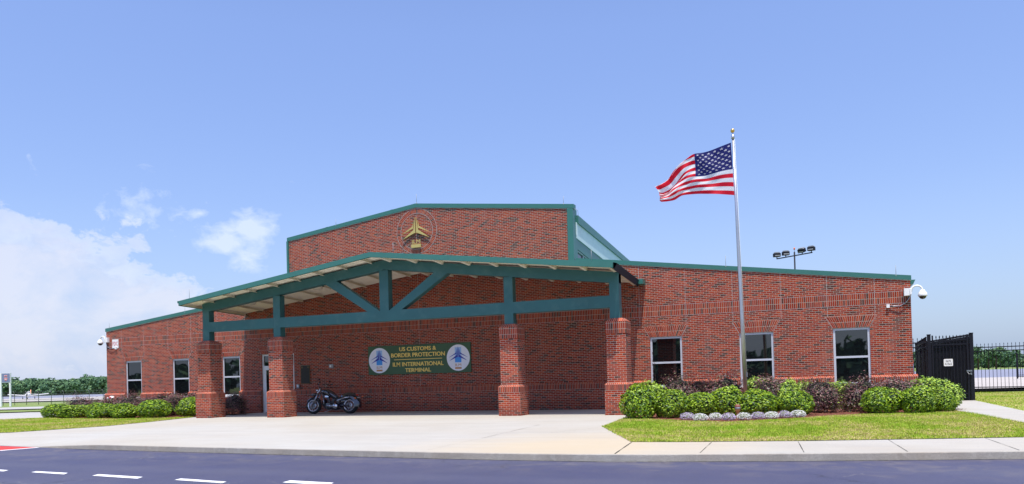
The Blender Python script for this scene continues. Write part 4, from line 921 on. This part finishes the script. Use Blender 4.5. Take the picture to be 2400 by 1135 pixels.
# garden bollard light
b_ = empty('bollard_light', 'short brown bollard light with rust red cap among the flowers', 'light', (13.93, -6.95, 0))
mb = MB(); mb.lathe([(.04, 0), (.04, .2), (.07, .22), (.07, .27)], 'tan', n=12); mb.build('post', b_)
mb = MB(); mb.lathe([(.07, .27), (.075, .27), (.075, .33), (.0, .33)], 'graybox', n=12); mb.build('lens_ring', b_)
MT['rust'] = mat('rust_red_cap', (.22, .07, .045), .6); mb = MB(); mb.lathe([(.078, .331), (.078, .37), (.05, .40), (0, .41)], 'rust', n=12); mb.build('cap', b_)

# ================================================================ GATE AND FENCES
MT['blackf'] = MT['black']
def picket_fence(name, label, a, b, ztop, zbot, sp, pw=.019, posts=(), group='black picket fences', rails=True, base=0, cap=True):
    a, b = Vector(a+(0,)), Vector(b+(0,)); d = (b-a); L = d.length; d.normalize(); f = empty(name, label, 'fence', (a.x, a.y, base), math.atan2(d.y, d.x), group)
    for z in (ztop-.12, ztop-.30, zbot+.22, zbot+.08): mb = MB(); mb.box(0, L, -.016, .016, z-.022, z+.022, 'black'); mb.build('rail', f)
    n = int(L/sp); mb = MB()
    for i in range(1, n):
        x = i*L/n; mb.box(x-pw/2, x+pw/2, -pw/2, pw/2, zbot, ztop-.02, 'black', 'tb')
        if cap:
            for s_ in (0, 1):
                w2 = pw*.9; z0 = ztop-.02; v = [(x-w2, 0, z0+.035), (x, -w2, z0+.035), (x+w2, 0, z0+.035), (x, w2, z0+.035)]
                for k in range(4): mb.face([v[k], v[(k+1) % 4], (x, 0, z0+.10 if not s_ else z0)], 'black')
    mb.build('pickets', f)
    for p in posts:
        mb = MB(); mb.box(p-.035, p+.035, -.035, .035, 0, ztop+.02, 'black'); mb.box(p-.042, p+.042, -.042, .042, ztop+.02, ztop+.045, 'black'); mb.build('post', f)
    return f
picket_fence('picket_fence', 'short black picket fence panel joining the terminal corner to the gate', (19.05, 3.75), (19.93, 3.8), 2.36, .08, .135, .02, (.83,))
picket_fence('picket_fence', 'dense black picket fence running back behind the gate', (21.27, 4.0), (20.42, 13.4), 2.45, .02, .095, .027, (0.4, 3.0, 6.0, 9.2))
picket_fence('picket_fence', 'dense black picket fence leading back beside the terminal wall', (19.85, 4.3), (20.30, 13.4), 2.42, .02, .10, .024, (1.0, 4.0, 7.0))
picket_fence('picket_fence', 'long black picket fence to the right beyond the grass', (20.5, 13.9), (31.0, 11.6), 2.30, .06, .155, .020, (.1, 5.6, 9.0))
picket_fence('picket_fence', 'distant black picket fence across the apron at the right edge', (31.3, 49.0), (46, 43), 2.2, .1, .16, .032, (.1, 3.0, 5.5, 8.0), base=.1, cap=False)
Gt = empty('gate', 'closed tall black picket gate between paired posts at the end of the path', 'gate', (19.95, 3.8, 0))
mb = MB(); wv = 1.26
for z in (2.30, 2.14, .28, .12): mb.box(.06, wv-.06, -.018, .018, z-.024, z+.024, 'black')
for i in range(1, 10): x = .06+(wv-.12)*i/10; mb.box(x-.010, x+.010, -.01, .01, .08, 2.4, 'black'); mb.box(x-.018, x+.018, -.018, .018, 2.4, 2.45, 'black'); mb.face([(x-.018, 0, 2.451), (x+.018, 0, 2.451), (x, 0, 2.50)], 'black')
mb.box(.025, .075, -.025, .025, .04, 2.5, 'black'); mb.box(wv-.085, wv-.03, -.028, .028, .04, 2.5, 'black'); mb.build('leaf', Gt)
for x in (-.07, wv+.07):
    mb = MB(); mb.box(x-.06, x+.06, -.05, .05, -.1, 2.52, 'black'); mb.box(x-.068, x+.068, -.058, .058, 2.52, 2.55, 'black'); mb.build('post', Gt)
mb = MB(); mb.box(wv-.12, wv+.06, -.07, -.03, 1.10, 1.16, 'steel'); mb.tube([(wv-.1, -.05, 1.1), (wv-.05, -.09, 1.0), (wv+.02, -.06, 1.05)], .012, 'graybox', 6); mb.box(wv+.0, wv+.05, -.1, -.06, .98, 1.06, 'steel'); mb.build('latch', Gt)
gs = empty('gate_sign', 'small white plate reading GATE A10w2 on the black gate', 'sign', (20.50, 3.74, 1.46))
mb = MB(); r_ = .02; mb.prism([(-.15+r_, -.135), (.15-r_, -.135), (.15, -.135+r_), (.15, .135-r_), (.15-r_, .135), (-.15+r_, .135), (-.15, .135-r_), (-.15, -.135+r_)], 0, .006, 'whitep'); mb.build('plate', gs)
mb = MB(); text_into(mb, 'GATE', 0, .055, .07, 'darktxt', -.003, .002, .17, .005); mb.build('lettering', gs); mb = MB(); text_into(mb, 'A10w2', 0, -.05, .085, 'darktxt', -.003, .002, .23, .005); mb.build('lettering', gs)
# path to the gate
mb = MB(); mb.face([(19.8, 3.6, .03), (19.75, -3.9, .03), (20.28, -9.3, .03), (20.4, -14, .03), (22.2, -13.5, .03), (21.45, -8, .03), (21.28, -4.4, .03), (21.3, 3.6, .03)], 'concrete')
tag(mb.build('path'), kind='structure')
# light mast
LMo = empty('light_mast', 'tall dark mast with four floodlights behind the right wing', 'light mast', (14.57, 22, 0))
mb = MB(); mb.tube([(0, 0, -.5), (0, 0, 8.72)], .045, 'black', 8); mb.build('mast', LMo)
mb = MB(); mb.bar((-1.08, .35, 8.42), (1.05, -.35, 8.55), .06, .06, 'black'); mb.build('crossarm', LMo)
for x, yaw_, tl in ((-1.06, .4, 0), (-.52, .35, 0), (.46, -.5, .35), (1.0, -.35, 0)):
    mb = MB(); z = 8.48+.06*x; yy = -.33*x
    mb.tube([(0, 0, 0), (0, 0, .16)], .03, 'black', 6)
    fl_ = mb.build('floodlight', LMo, (x, yy, z), (0, -.02, yaw_))
    mb = MB(); mb.prism([(-.2, .0), (.2, .0), (.2, .22), (-.2, .22)], -.16, .14, 'black'); mb.prism([(-.17, .22), (.17, .22), (.15, .29), (-.15, .29)], -.12, .12, 'graybox')
    mb.box(-.17, .17, -.168, -.161, .03, .10, 'graybox'); mb.build('head', fl_, (0, 0, .13), (tl, 0, 0))
mb = MB(); mb.tube([(0, 0, 8.72), (0, 0, 8.86)], .012, 'steel', 6); mb.lathe([(0, 8.86), (.045, 8.86), (.045, 8.98), (.0, 9.0)], 'orange', n=10); mb.build('beacon', LMo)
# wind sock
ws = empty('windsock', 'small orange windsock seen through the fence beside the right corner', 'windsock', fw(31.0, 60.0, 0)[:2]+(0,))
mb = MB(); mb.tube([(0, 0, 0), (0, 0, 1.9)], .04, 'steel', 6); mb.build('pole', ws)
mb = MB(); mb.tube([(0, 0, 1.85), (-.5, 0, 1.75), (-1.1, 0, 1.5)], [.2, .17, .1], 'orange', 10, False); mb.build('sock', ws)

# ================================================================ MOTORCYCLE
MC = empty('motorcycle', 'black cruiser motorcycle leaning on its stand before the wall under the sign', 'motorcycle', (-3.32, -1.75, 0), math.radians(2))
MC.rotation_euler = (math.radians(-7), 0, math.radians(3)); MC.scale = (1.09, 1.06, 1.06)
def wheel(name, x, r, wd, spokes, rr):
    mb = MB(); prof = [(r-.10, -wd*.4), (r-.02, -wd*.5), (r, -wd*.2), (r, wd*.2), (r-.02, wd*.5), (r-.10, wd*.4)]
    mb.lathe(prof, 'rubber', (x, 0, r), 'y', 32); wv_ = mb.build(name, MC)
    mb = MB(); mb.lathe([(r-.10, -wd*.42), (r-.085, -wd*.5), (r-.13, -wd*.4), (r-.14, 0), (r-.13, wd*.4), (r-.085, wd*.5), (r-.10, wd*.42)], 'chrome', (x, 0, r), 'y', 32)
    mb.lathe([(0, -.07), (.05, -.07), (.06, 0), (.05, .07), (0, .07)], 'steel', (x, 0, r), 'y', 14)
    for k in range(spokes):
        t = 2*math.pi*k/spokes; mb.bar((x+.05*math.cos(t), 0, r+.05*math.sin(t)), (x+(r-.13)*math.cos(t), 0, r+(r-.13)*math.sin(t)), .022, .03, 'steel', (0, 1, 0))
    mb.build('rim', wv_)
    mb = MB(); mb.lathe([(rr-.05, -.075), (rr, -.075), (rr, -.068), (rr-.05, -.068)], 'steel', (x, 0, r), 'y', 26); mb.build('brake_disc', wv_)
wheel('front_wheel', -.84, .335, .13, 10, .15); wheel('rear_wheel', .80, .325, .21, 9, .13)
def arcfender(x, z, r0, r1, a0, a1, wd, m):
    mb = MB(); n = 14; vs = []
    for i in range(n+1):
        t = math.radians(a0+(a1-a0)*i/n)
        for yy, rr in ((-wd, r0), (-wd*.8, r1-.02), (0, r1), (wd*.8, r1-.02), (wd, r0)): vs.append((x+rr*math.cos(t), yy, z+rr*math.sin(t)))
    fs = [(i*5+k, i*5+k+1, (i+1)*5+k+1, (i+1)*5+k) for i in range(n) for k in range(4)]; mb.raw(vs, fs, m); return mb
arcfender(-.84, .335, .30, .37, 38, 150, .085, 'blackp').build('front_fender', MC)
arcfender(.76, .36, .28, .50, -14, 155, .15, 'blackp').build('rear_fender', MC)
mb = MB()
for y in (-.10, .10): mb.tube([(-.84, y, .335), (-.72, y, .60), (-.62, y, .84)], [.035, .032, .026], 'steel', 10); mb.tube([(-.66, y, .75), (-.52, y, 1.02)], .024, 'chrome', 8)
mb.bar((-.62, -.12, .86), (-.62, .12, .86), .05, .03, 'chrome'); mb.bar((-.54, -.12, .99), (-.54, .12, .99), .05, .03, 'chrome'); mb.build('fork', MC)
mb = MB(); mb.lathe([(0, -.14), (.07, -.13), (.10, -.03), (.10, .0), (.07, .10), (0, .14)], 'blackp', (-.80, 0, .78), 'x', 16, (1.25, 1, .75)); h_ = mb.build('headlight_cowl', MC)
mb = MB(); mb.ball((-.70, -.02, .95), .06, 'chrome'); mb.ball((-.70, .10, .93), .035, 'chrome'); mb.build('gauge', MC)
mb = MB(); mb.tube([(-.40, -.40, 1.22), (-.50, -.28, 1.17), (-.56, -.1, 1.06), (-.55, .0, 1.03), (-.56, .1, 1.06), (-.50, .28, 1.17), (-.40, .40, 1.22)], .015, 'chrome', 8)
for y in (-.40, .40): mb.tube([(-.40, y, 1.22), (-.30, y*1.12, 1.25)], .024, 'rubber', 8)
mb.tube([(-.45, -.3, 1.2), (-.52, -.33, 1.17)], .03, 'black', 6); mb.build('handlebar', MC)
for y in (-.33, .36):
    mb = MB(); mb.tube([(-.44, y, 1.2), (-.42, y*1.1, 1.33)], .008, 'black', 6); mb.ball((-.42, y*1.12, 1.36), .06, 'black', 12, (.35, 1, .6)); mb.build('mirror', MC)
def loft(mb, sec, m, n=14):     # sections: x, z centre, half width, half height
    vs = []
    for (x, z, w2, h2) in sec:
        for k in range(n): t = 2*math.pi*k/n; vs.append((x, w2*math.cos(t), z+h2*math.sin(t)))
    fs = [(i*n+k, i*n+(k+1) % n, (i+1)*n+(k+1) % n, (i+1)*n+k) for i in range(len(sec)-1) for k in range(n)]+[tuple(range(n))[::-1], tuple((len(sec)-1)*n+k for k in range(n))]
    mb.raw(vs, fs, m)
mb = MB(); loft(mb, [(-.52, .87, .05, .05), (-.44, .90, .13, .10), (-.25, .87, .175, .145), (-.05, .79, .17, .15), (.14, .69, .12, .11), (.26, .62, .06, .06)], 'blackp'); mb.build('fuel_tank', MC)
mb = MB(); loft(mb, [(.08, .66, .06, .04), (.2, .61, .13, .06), (.38, .60, .16, .055), (.52, .66, .14, .06), (.62, .75, .11, .05), (.82, .80, .10, .045), (.98, .80, .07, .03)], 'leather'); mb.build('seat', MC)
mb = MB()
for dx, ang in ((-.20, -.42), (.10, .36)):
    c0 = Vector((-.04+dx*.35, 0, .42)); d = Vector((math.sin(ang), 0, math.cos(ang)))
    for k in range(9): p = c0+d*(.03+k*.028); mb.lathe([(0, -.010), (.075, -.010), (.075, .008), (0, .008)], 'steel' if k % 2 else 'black', p, 'z', 12, (1, .95, 1))
    mb.box((c0+d*.29).x-.08, (c0+d*.29).x+.08, -.085, .085, (c0+d*.29).z-.02, (c0+d*.29).z+.045, 'chrome')
mb.box(-.24, .24, -.10, .10, .22, .42, 'blackp'); loft(mb, [(-.24, .30, .10, .06), (-.15, .30, .14, .09), (.2, .31, .14, .10), (.3, .31, .1, .07)], 'steel')
mb.lathe([(0, -.17), (.09, -.165), (.11, -.13), (.11, -.1)], 'chrome', (.20, 0, .30), 'y', 20); mb.lathe([(0, -.155), (.06, -.15), (.07, -.12)], 'steel', (-.08, 0, .31), 'y', 16); mb.build('engine', MC)
mb = MB(); mb.tube([(-.52, 0, .98), (-.45, 0, .78), (-.34, .0, .36), (-.2, 0, .19), (.3, 0, .19), (.5, 0, .30), (.8, -.0, .325)], .03, 'blackp', 8); mb.tube([(.45, -.13, .33), (.80, -.13, .325)], .028, 'blackp', 8); mb.tube([(-.38, -.1, .7), (-.3, -.12, .3)], .012, 'chrome', 6); mb.build('frame', MC)
mb = MB(); loft(mb, [(.16, .50, .06, .08), (.24, .48, .12, .13), (.45, .50, .13, .15), (.62, .52, .10, .10)], 'blackp'); mb.box(.28, .80, .09, .13, .27, .36, 'blackp'); mb.box(.28, .80, -.13, -.10, .27, .36, 'blackp'); mb.build('side_cover', MC)
mb = MB(); loft(mb, [(-.44, .42, .05, .10), (-.36, .44, .12, .16), (-.30, .44, .11, .14)], 'black'); mb.build('radiator', MC)
mb = MB(); mb.tube([(.20, -.12, .52), (.36, -.14, .53), (.60, -.15, .62), (.84, -.15, .655)], [.02, .045, .03, .012], 'chrome', 10); mb.build('side_trim', MC)
mb = MB(); mb.tube([(-.1, .14, .4), (.1, .17, .2), (.5, .19, .22), (1.0, .2, .26)], [.03, .03, .045, .045], 'chrome', 10); mb.build('exhaust', MC)
mb = MB(); mb.ball((1.07, 0, .74), .05, 'red', 12, (1.3, 1.4, .7)); mb.build('tail_light', MC)
for (p) in ((1.24, .14, .69), (1.10, -.17, .60)): mb = MB(); mb.ball(p, .034, 'orange', 10, (1.3, 1, .8)); mb.build('indicator', MC)
mb = MB(); mb.bar((1.16, -.12, .60), (1.16, .06, .60), .005, .11, 'whitep', (.35, 0, .9)); mb.bar((1.05, -.02, .66), (1.165, -.02, .60), .03, .02, 'black'); mb.build('number_plate', MC)
mb = MB(); mb.tube([(.1, -.12, .2), (-.06, -.30, .075), (-.13, -.33, .06)], .014, 'steel', 6); mb.build('side_stand', MC)
mb = MB(); mb.bar((-.22, -.28, .24), (-.14, -.10, .24), .05, .02, 'rubber'); mb.build('foot_peg', MC)

# ================================================================ LEFT BACKGROUND
# chain link fence with angled barbed arms
MT['mesh'] = mat('thin_chain_mesh', (.4, .41, .4), .6)
def px2X(px, Z): return (px-1200)/CF*Z
Zf = 150.0; X0, X1 = px2X(-60, Zf), px2X(262, Zf); g0 = hgt(-60, Zf)
cf = empty('chain_link_fence', 'long low chain link fence with angled barbed wire arms across the airfield', 'fence')
posts = [6, 33, 61, 89, 119, 148, 177, 208, 241]
def fp(px, h, dz=0): X = px2X(px, Zf+dz); return fw(X, Zf+dz, g0+h)
mb = MB()
mb.bar(fp(-60, h), fp(262, h), .07, .07, 'fencegal')
mb.build('rail', cf)
for h in (2.25, 2.38): mb = MB(); mb.bar(fp(-60, h, -.15), fp(262, h, -.15), .02, .02, 'fencegal'); mb.build('barbed_wire', cf)
mb = MB(); n = 150
for i in range(n):       # diagonal wires of the mesh
    a = -60+322*i/n
    for s_ in (4.2, -4.2): mb.bar(fp(a, .05), fp(a+s_, 2.0), .008, .008, 'mesh')
mb.build('mesh', cf)
for p in posts:
    mb = MB(); mb.tube([fp(p, -.2), fp(p+R.uniform(-.6, .6), 2.1), fp(p-3.2, 2.5, -.3)], .055, 'fencegal', 6); mb.build('post', cf)
# fuel sign
Zs = 118.0; gz = hgt(-60, Zs)
fs_ = empty('fuel_sign', 'white framed fuel sign with a red numbered shield on two white posts', 'sign', fw(px2X(14.5, Zs), Zs, gz), YAW)
pm = Zs/CF
mb = MB(); 
for (x0, x1, zt) in ((-16.0*pm, -11.6*pm, 5.05), (7.0*pm, 10.2*pm, 3.6)):
    mb = MB(); mb.box(x0, x1, -.1, .1, 0, zt, 'whitep'); mb.build('post', fs_)
zc = 4.36; hb = .74; mb = MB(); mb.box(-10.4*pm, 10.4*pm, -.12, .12, zc-hb, zc+hb, 'whitep'); mb.build('frame', fs_)
mb = MB(); mb.box(-9.6*pm, 9.6*pm, -.14, -.121, zc-hb+.06, zc+hb-.06, 'fuelblue'); pn_ = mb.build('panel', fs_)
mb = MB(); sh = [(-.26, .18), (-.13, .15), (0, .19), (.13, .15), (.26, .18), (.27, -.03), (.19, -.22), (0, -.34), (-.19, -.22), (-.27, -.03)]
mb.prism([(x*.95, zc-.14+z) for x, z in sh][::-1], -.16, -.145, 'whitep'); mb.prism([(x*.86, zc-.14+z*.88) for x, z in sh][::-1], -.175, -.161, 'redp')
text_into(mb, '66', 0, zc-.17, .27, 'whitep', -.185, .008, .32, .02); mb.build('shield', pn_)
mb = MB(); mb.box(-.24, .24, -.16, -.145, zc+.20, zc+.42, 'whitep'); mb.box(-.22, .22, -.17, -.161, zc+.22, zc+.40, 'redp'); text_into(mb, 'PHILLIPS', 0, zc+.31, .09, 'whitep', -.178, .006, .40, .01); mb.build('name_badge', pn_)
# aeroplane
Zp = 240.0; gz = hgt(-150, Zp)+.06
AP = empty('aeroplane', 'small white propeller plane with orange tail parked on the taxiway', 'aeroplane', fw(px2X(66, Zp), Zp, gz), YAW+math.radians(-66))
# body axis +x = nose
mb = MB(); loft(mb, [(3.2, 1.25, .22, .25), (3.0, 1.25, .45, .45), (2.2, 1.3, .58, .60), (1.2, 1.38, .62, .68), (0, 1.4, .6, .66), (-1.5, 1.4, .4, .42), (-3.2, 1.45, .2, .22), (-4.4, 1.5, .07, .12)], 'whitep'); mb.build('fuselage', AP)
mb = MB(); loft(mb, [(1.5, 1.85, .2, .05), (1.0, 1.95, .48, .3), (0, 2.0, .5, .34), (-1.0, 1.85, .3, .15)], 'planeglass', 12); loft(mb, [(.75, 2.02, .46, .31), (-.1, 2.06, .49, .33), (-1.2, 1.85, .3, .18)], 'whitep', 12); mb.build('cabin', AP)
for s_ in (-1, 1):
    mb = MB(); a = [(1.2, s_*.4, .95), (-.5, s_*.4, .95), (-.2, s_*5.4, 1.45), (.75, s_*5.4, 1.45)]; b = [Vector(p)+Vector((0, 0, .26)) for p in a]
    mb.face(a, 'whitep'); mb.face(b[::-1], 'whitep')
    for k in range(4): mb.face([a[k], a[(k+1) % 4], b[(k+1) % 4], b[k]], 'whitep')
    mb.build('wing', AP)
    mb = MB(); mb.prism([(-3.6, 1.5), (-4.5, 1.5), (-4.5, 1.58), (-3.6, 1.58)], min(s_*.1, s_*1.9), max(s_*.1, s_*1.9), 'whitep'); mb.build('tailplane', AP)
mb = MB(); mb.prism([(-3.3, 1.6), (-4.4, 1.6), (-4.7, 2.9), (-4.1, 2.9)], -.06, .06, 'orange'); mb.build('fin', AP)
mb = MB(); mb.prism([(-4.42, 1.6), (-4.75, 1.6), (-5.0, 2.9), (-4.72, 2.9)], -.05, .05, 'signgold'); mb.build('rudder', AP)
for (x, y) in ((2.6, 0), (-.1, 1.6), (-.1, -1.6)):
    mb = MB(); mb.lathe([(0, -.1), (.26, -.1), (.28, 0), (.26, .1), (0, .1)], 'rubber', (x, y, .28), 'y', 14); mb.tube([(x, y, .3), (x, y, 1.1)], .06, 'steel', 6); mb.build('wheel', AP)
mb = MB(); mb.bar((3.25, -.2, .55), (3.25, .2, 1.95), .16, .05, 'black', (1, 0, 0)); mb.lathe([(.2, 3.15), (.15, 3.3), (0, 3.42)], 'planeglass', (0, 0, 1.25), 'x', 12); mb.build('propeller', AP)
# woods
def wood(name, label, spans, seed, hm, crown, nleaf, leaf, mats=('wood1', 'wood2', 'wood3'), place_fn=None):
    rg = random.Random(seed); mb = MB(); idx = [mb.mi(m) for m in mats]; 
    for (p, gz, h, r_) in spans:
        tone = rg.random()
        lobes = [(Vector((rg.gauss(0, .55)*r_, rg.gauss(0, .4)*r_, h*rg.uniform(.25, .93))), r_*rg.uniform(.35, .62)) for _ in range(7)]+[(Vector((0, 0, h*.82)), r_*.5)]
        for (c, q) in lobes:
            for _ in range(nleaf):
                d = Vector((rg.gauss(0, 1), rg.gauss(0, 1), rg.gauss(0, 1))).normalized(); pt = c+d*q*rg.uniform(.75, 1.08); pt.z = max(.2, min(pt.z, h*1.03))
                nr = (d+Vector((rg.gauss(0, .5), rg.gauss(0, .5), rg.gauss(0, .5)))).normalized(); a = nr.orthogonal().normalized(); b = nr.cross(a); L = leaf*rg.uniform(.6, 1.3); o_ = Vector((p[0], p[1], gz))+pt; i0 = len(mb.v)
                mb.v += [o_-a*L, o_+b*L*.7, o_+a*L, o_-b*L*.7]; mb.f.append((i0, i0+1, i0+2, i0+3)); t = rg.random()*.6+tone*.4
                mb.m.append(idx[0 if t < .55 else (1 if t < .78 else 2)]); mb.sm.append(False); mb.uv += [(0, 0)]*4
    o = mb.build(name); return tag(o, label, 'trees', None, 'stuff')
rg = random.Random(11); sp_ = []
for i in range(130):
    Z = rg.uniform(400, 460); px = -60+330*(i+rg.random())/130; X = px2X(px, Z); sp_.append((fw(X, Z, 0), hgt(X, Z)-.3, rg.uniform(5.4, 8.8)+(2.0 if rg.random() < .12 else 0)+(.5 if px > 190 else 0), rg.uniform(3.6, 5.6)))
wood('woodland', 'dark green line of woods along the horizon left of the terminal', sp_, 12, 9, 4, 85, .65)
sp_ = []
for i in range(90):
    Z = rg.uniform(430, 600); px = 2120+420*(i+rg.random())/90; X = px2X(px, Z); sp_.append((fw(X, Z, 0), -.3, rg.uniform(5.5, 9.5)*(1.25 if px < 2200 else (1.15 if px < 2370 else .8)), rg.uniform(4, 6)))
wood('woodland', 'green line of woods along the horizon right of the terminal', sp_, 13, 9, 4, 75, .75)
# trees across the road, behind the viewer: seen as reflections in the window glass
sp_ = [((x+rg.uniform(-2, 2), -54+rg.uniform(-3, 3), 0), -.3, rg.uniform(2.4, 4.9), rg.uniform(1.8, 2.8)) for x in range(-95, 110, 2)]
wood('woodland', 'dark row of trees across the road, seen mirrored in the window panes', sp_, 14, 9, 4, 40, .7, ('wood2', 'wood2', 'wood1'))
def pine(px, Z, h, r_, seed, label):
    X = px2X(px, Z); p = fw(X, Z, 0); t = empty('pine_tree', label, 'tree', (p[0], p[1], -.1), 0, 'taller pines at the right')
    mb = MB(); mb.tube([(0, 0, 0), (.2, 0, h*.5), (0, 0, h*.95)], [.35, .26, .08], 'bark', 8); rg2 = random.Random(seed)
    limbs = [(rg2.uniform(.45, .95), rg2.uniform(0, 6.28)) for _ in range(12)]
    for f, a in limbs: L = r_*(1.15-f*.6); mb.tube([(0, 0, h*f), (math.cos(a)*L, math.sin(a)*L, h*f+L*.2)], [.1, .03], 'bark', 5)
    mb.build('trunk', t)
    mb = MB(); idx = [mb.mi(m) for m in ('wood1', 'wood2', 'wood3')]
    for f, a in limbs:
        L = r_*(1.15-f*.6); c = Vector((math.cos(a)*L*.8, math.sin(a)*L*.8, h*f+L*.2))
        for _ in range(110):
            d = Vector((rg2.gauss(0, 1), rg2.gauss(0, 1), rg2.gauss(0, .55)))*r_*.24; nr = Vector((rg2.gauss(0, 1), rg2.gauss(0, 1), rg2.gauss(0, 1))).normalized(); a_ = nr.orthogonal().normalized(); b = nr.cross(a_); q = c+d; s_ = rg2.uniform(.25, .55); i0 = len(mb.v)
            mb.v += [q-a_*s_, q+b*s_*.6, q+a_*s_, q-b*s_*.6]; mb.f.append((i0, i0+1, i0+2, i0+3)); mb.m.append(idx[rg2.choice((0, 0, 1, 2))]); mb.sm.append(False); mb.uv += [(0, 0)]*4
    mb.build('crown', t)
pine(2292, 300, 8.2, 3.0, 21, 'tall pine just right of the gate post, seen through the fence')
pine(2316, 300, 7.0, 2.8, 22, 'shorter pine between the two tall pines behind the fence')
pine(2334, 290, 7.8, 2.6, 23, 'tall thin crowned pine farther right behind the picket fence')
pine(2150, 200, 5.2, 3.2, 24, 'broad pine visible between the terminal corner and the gate')
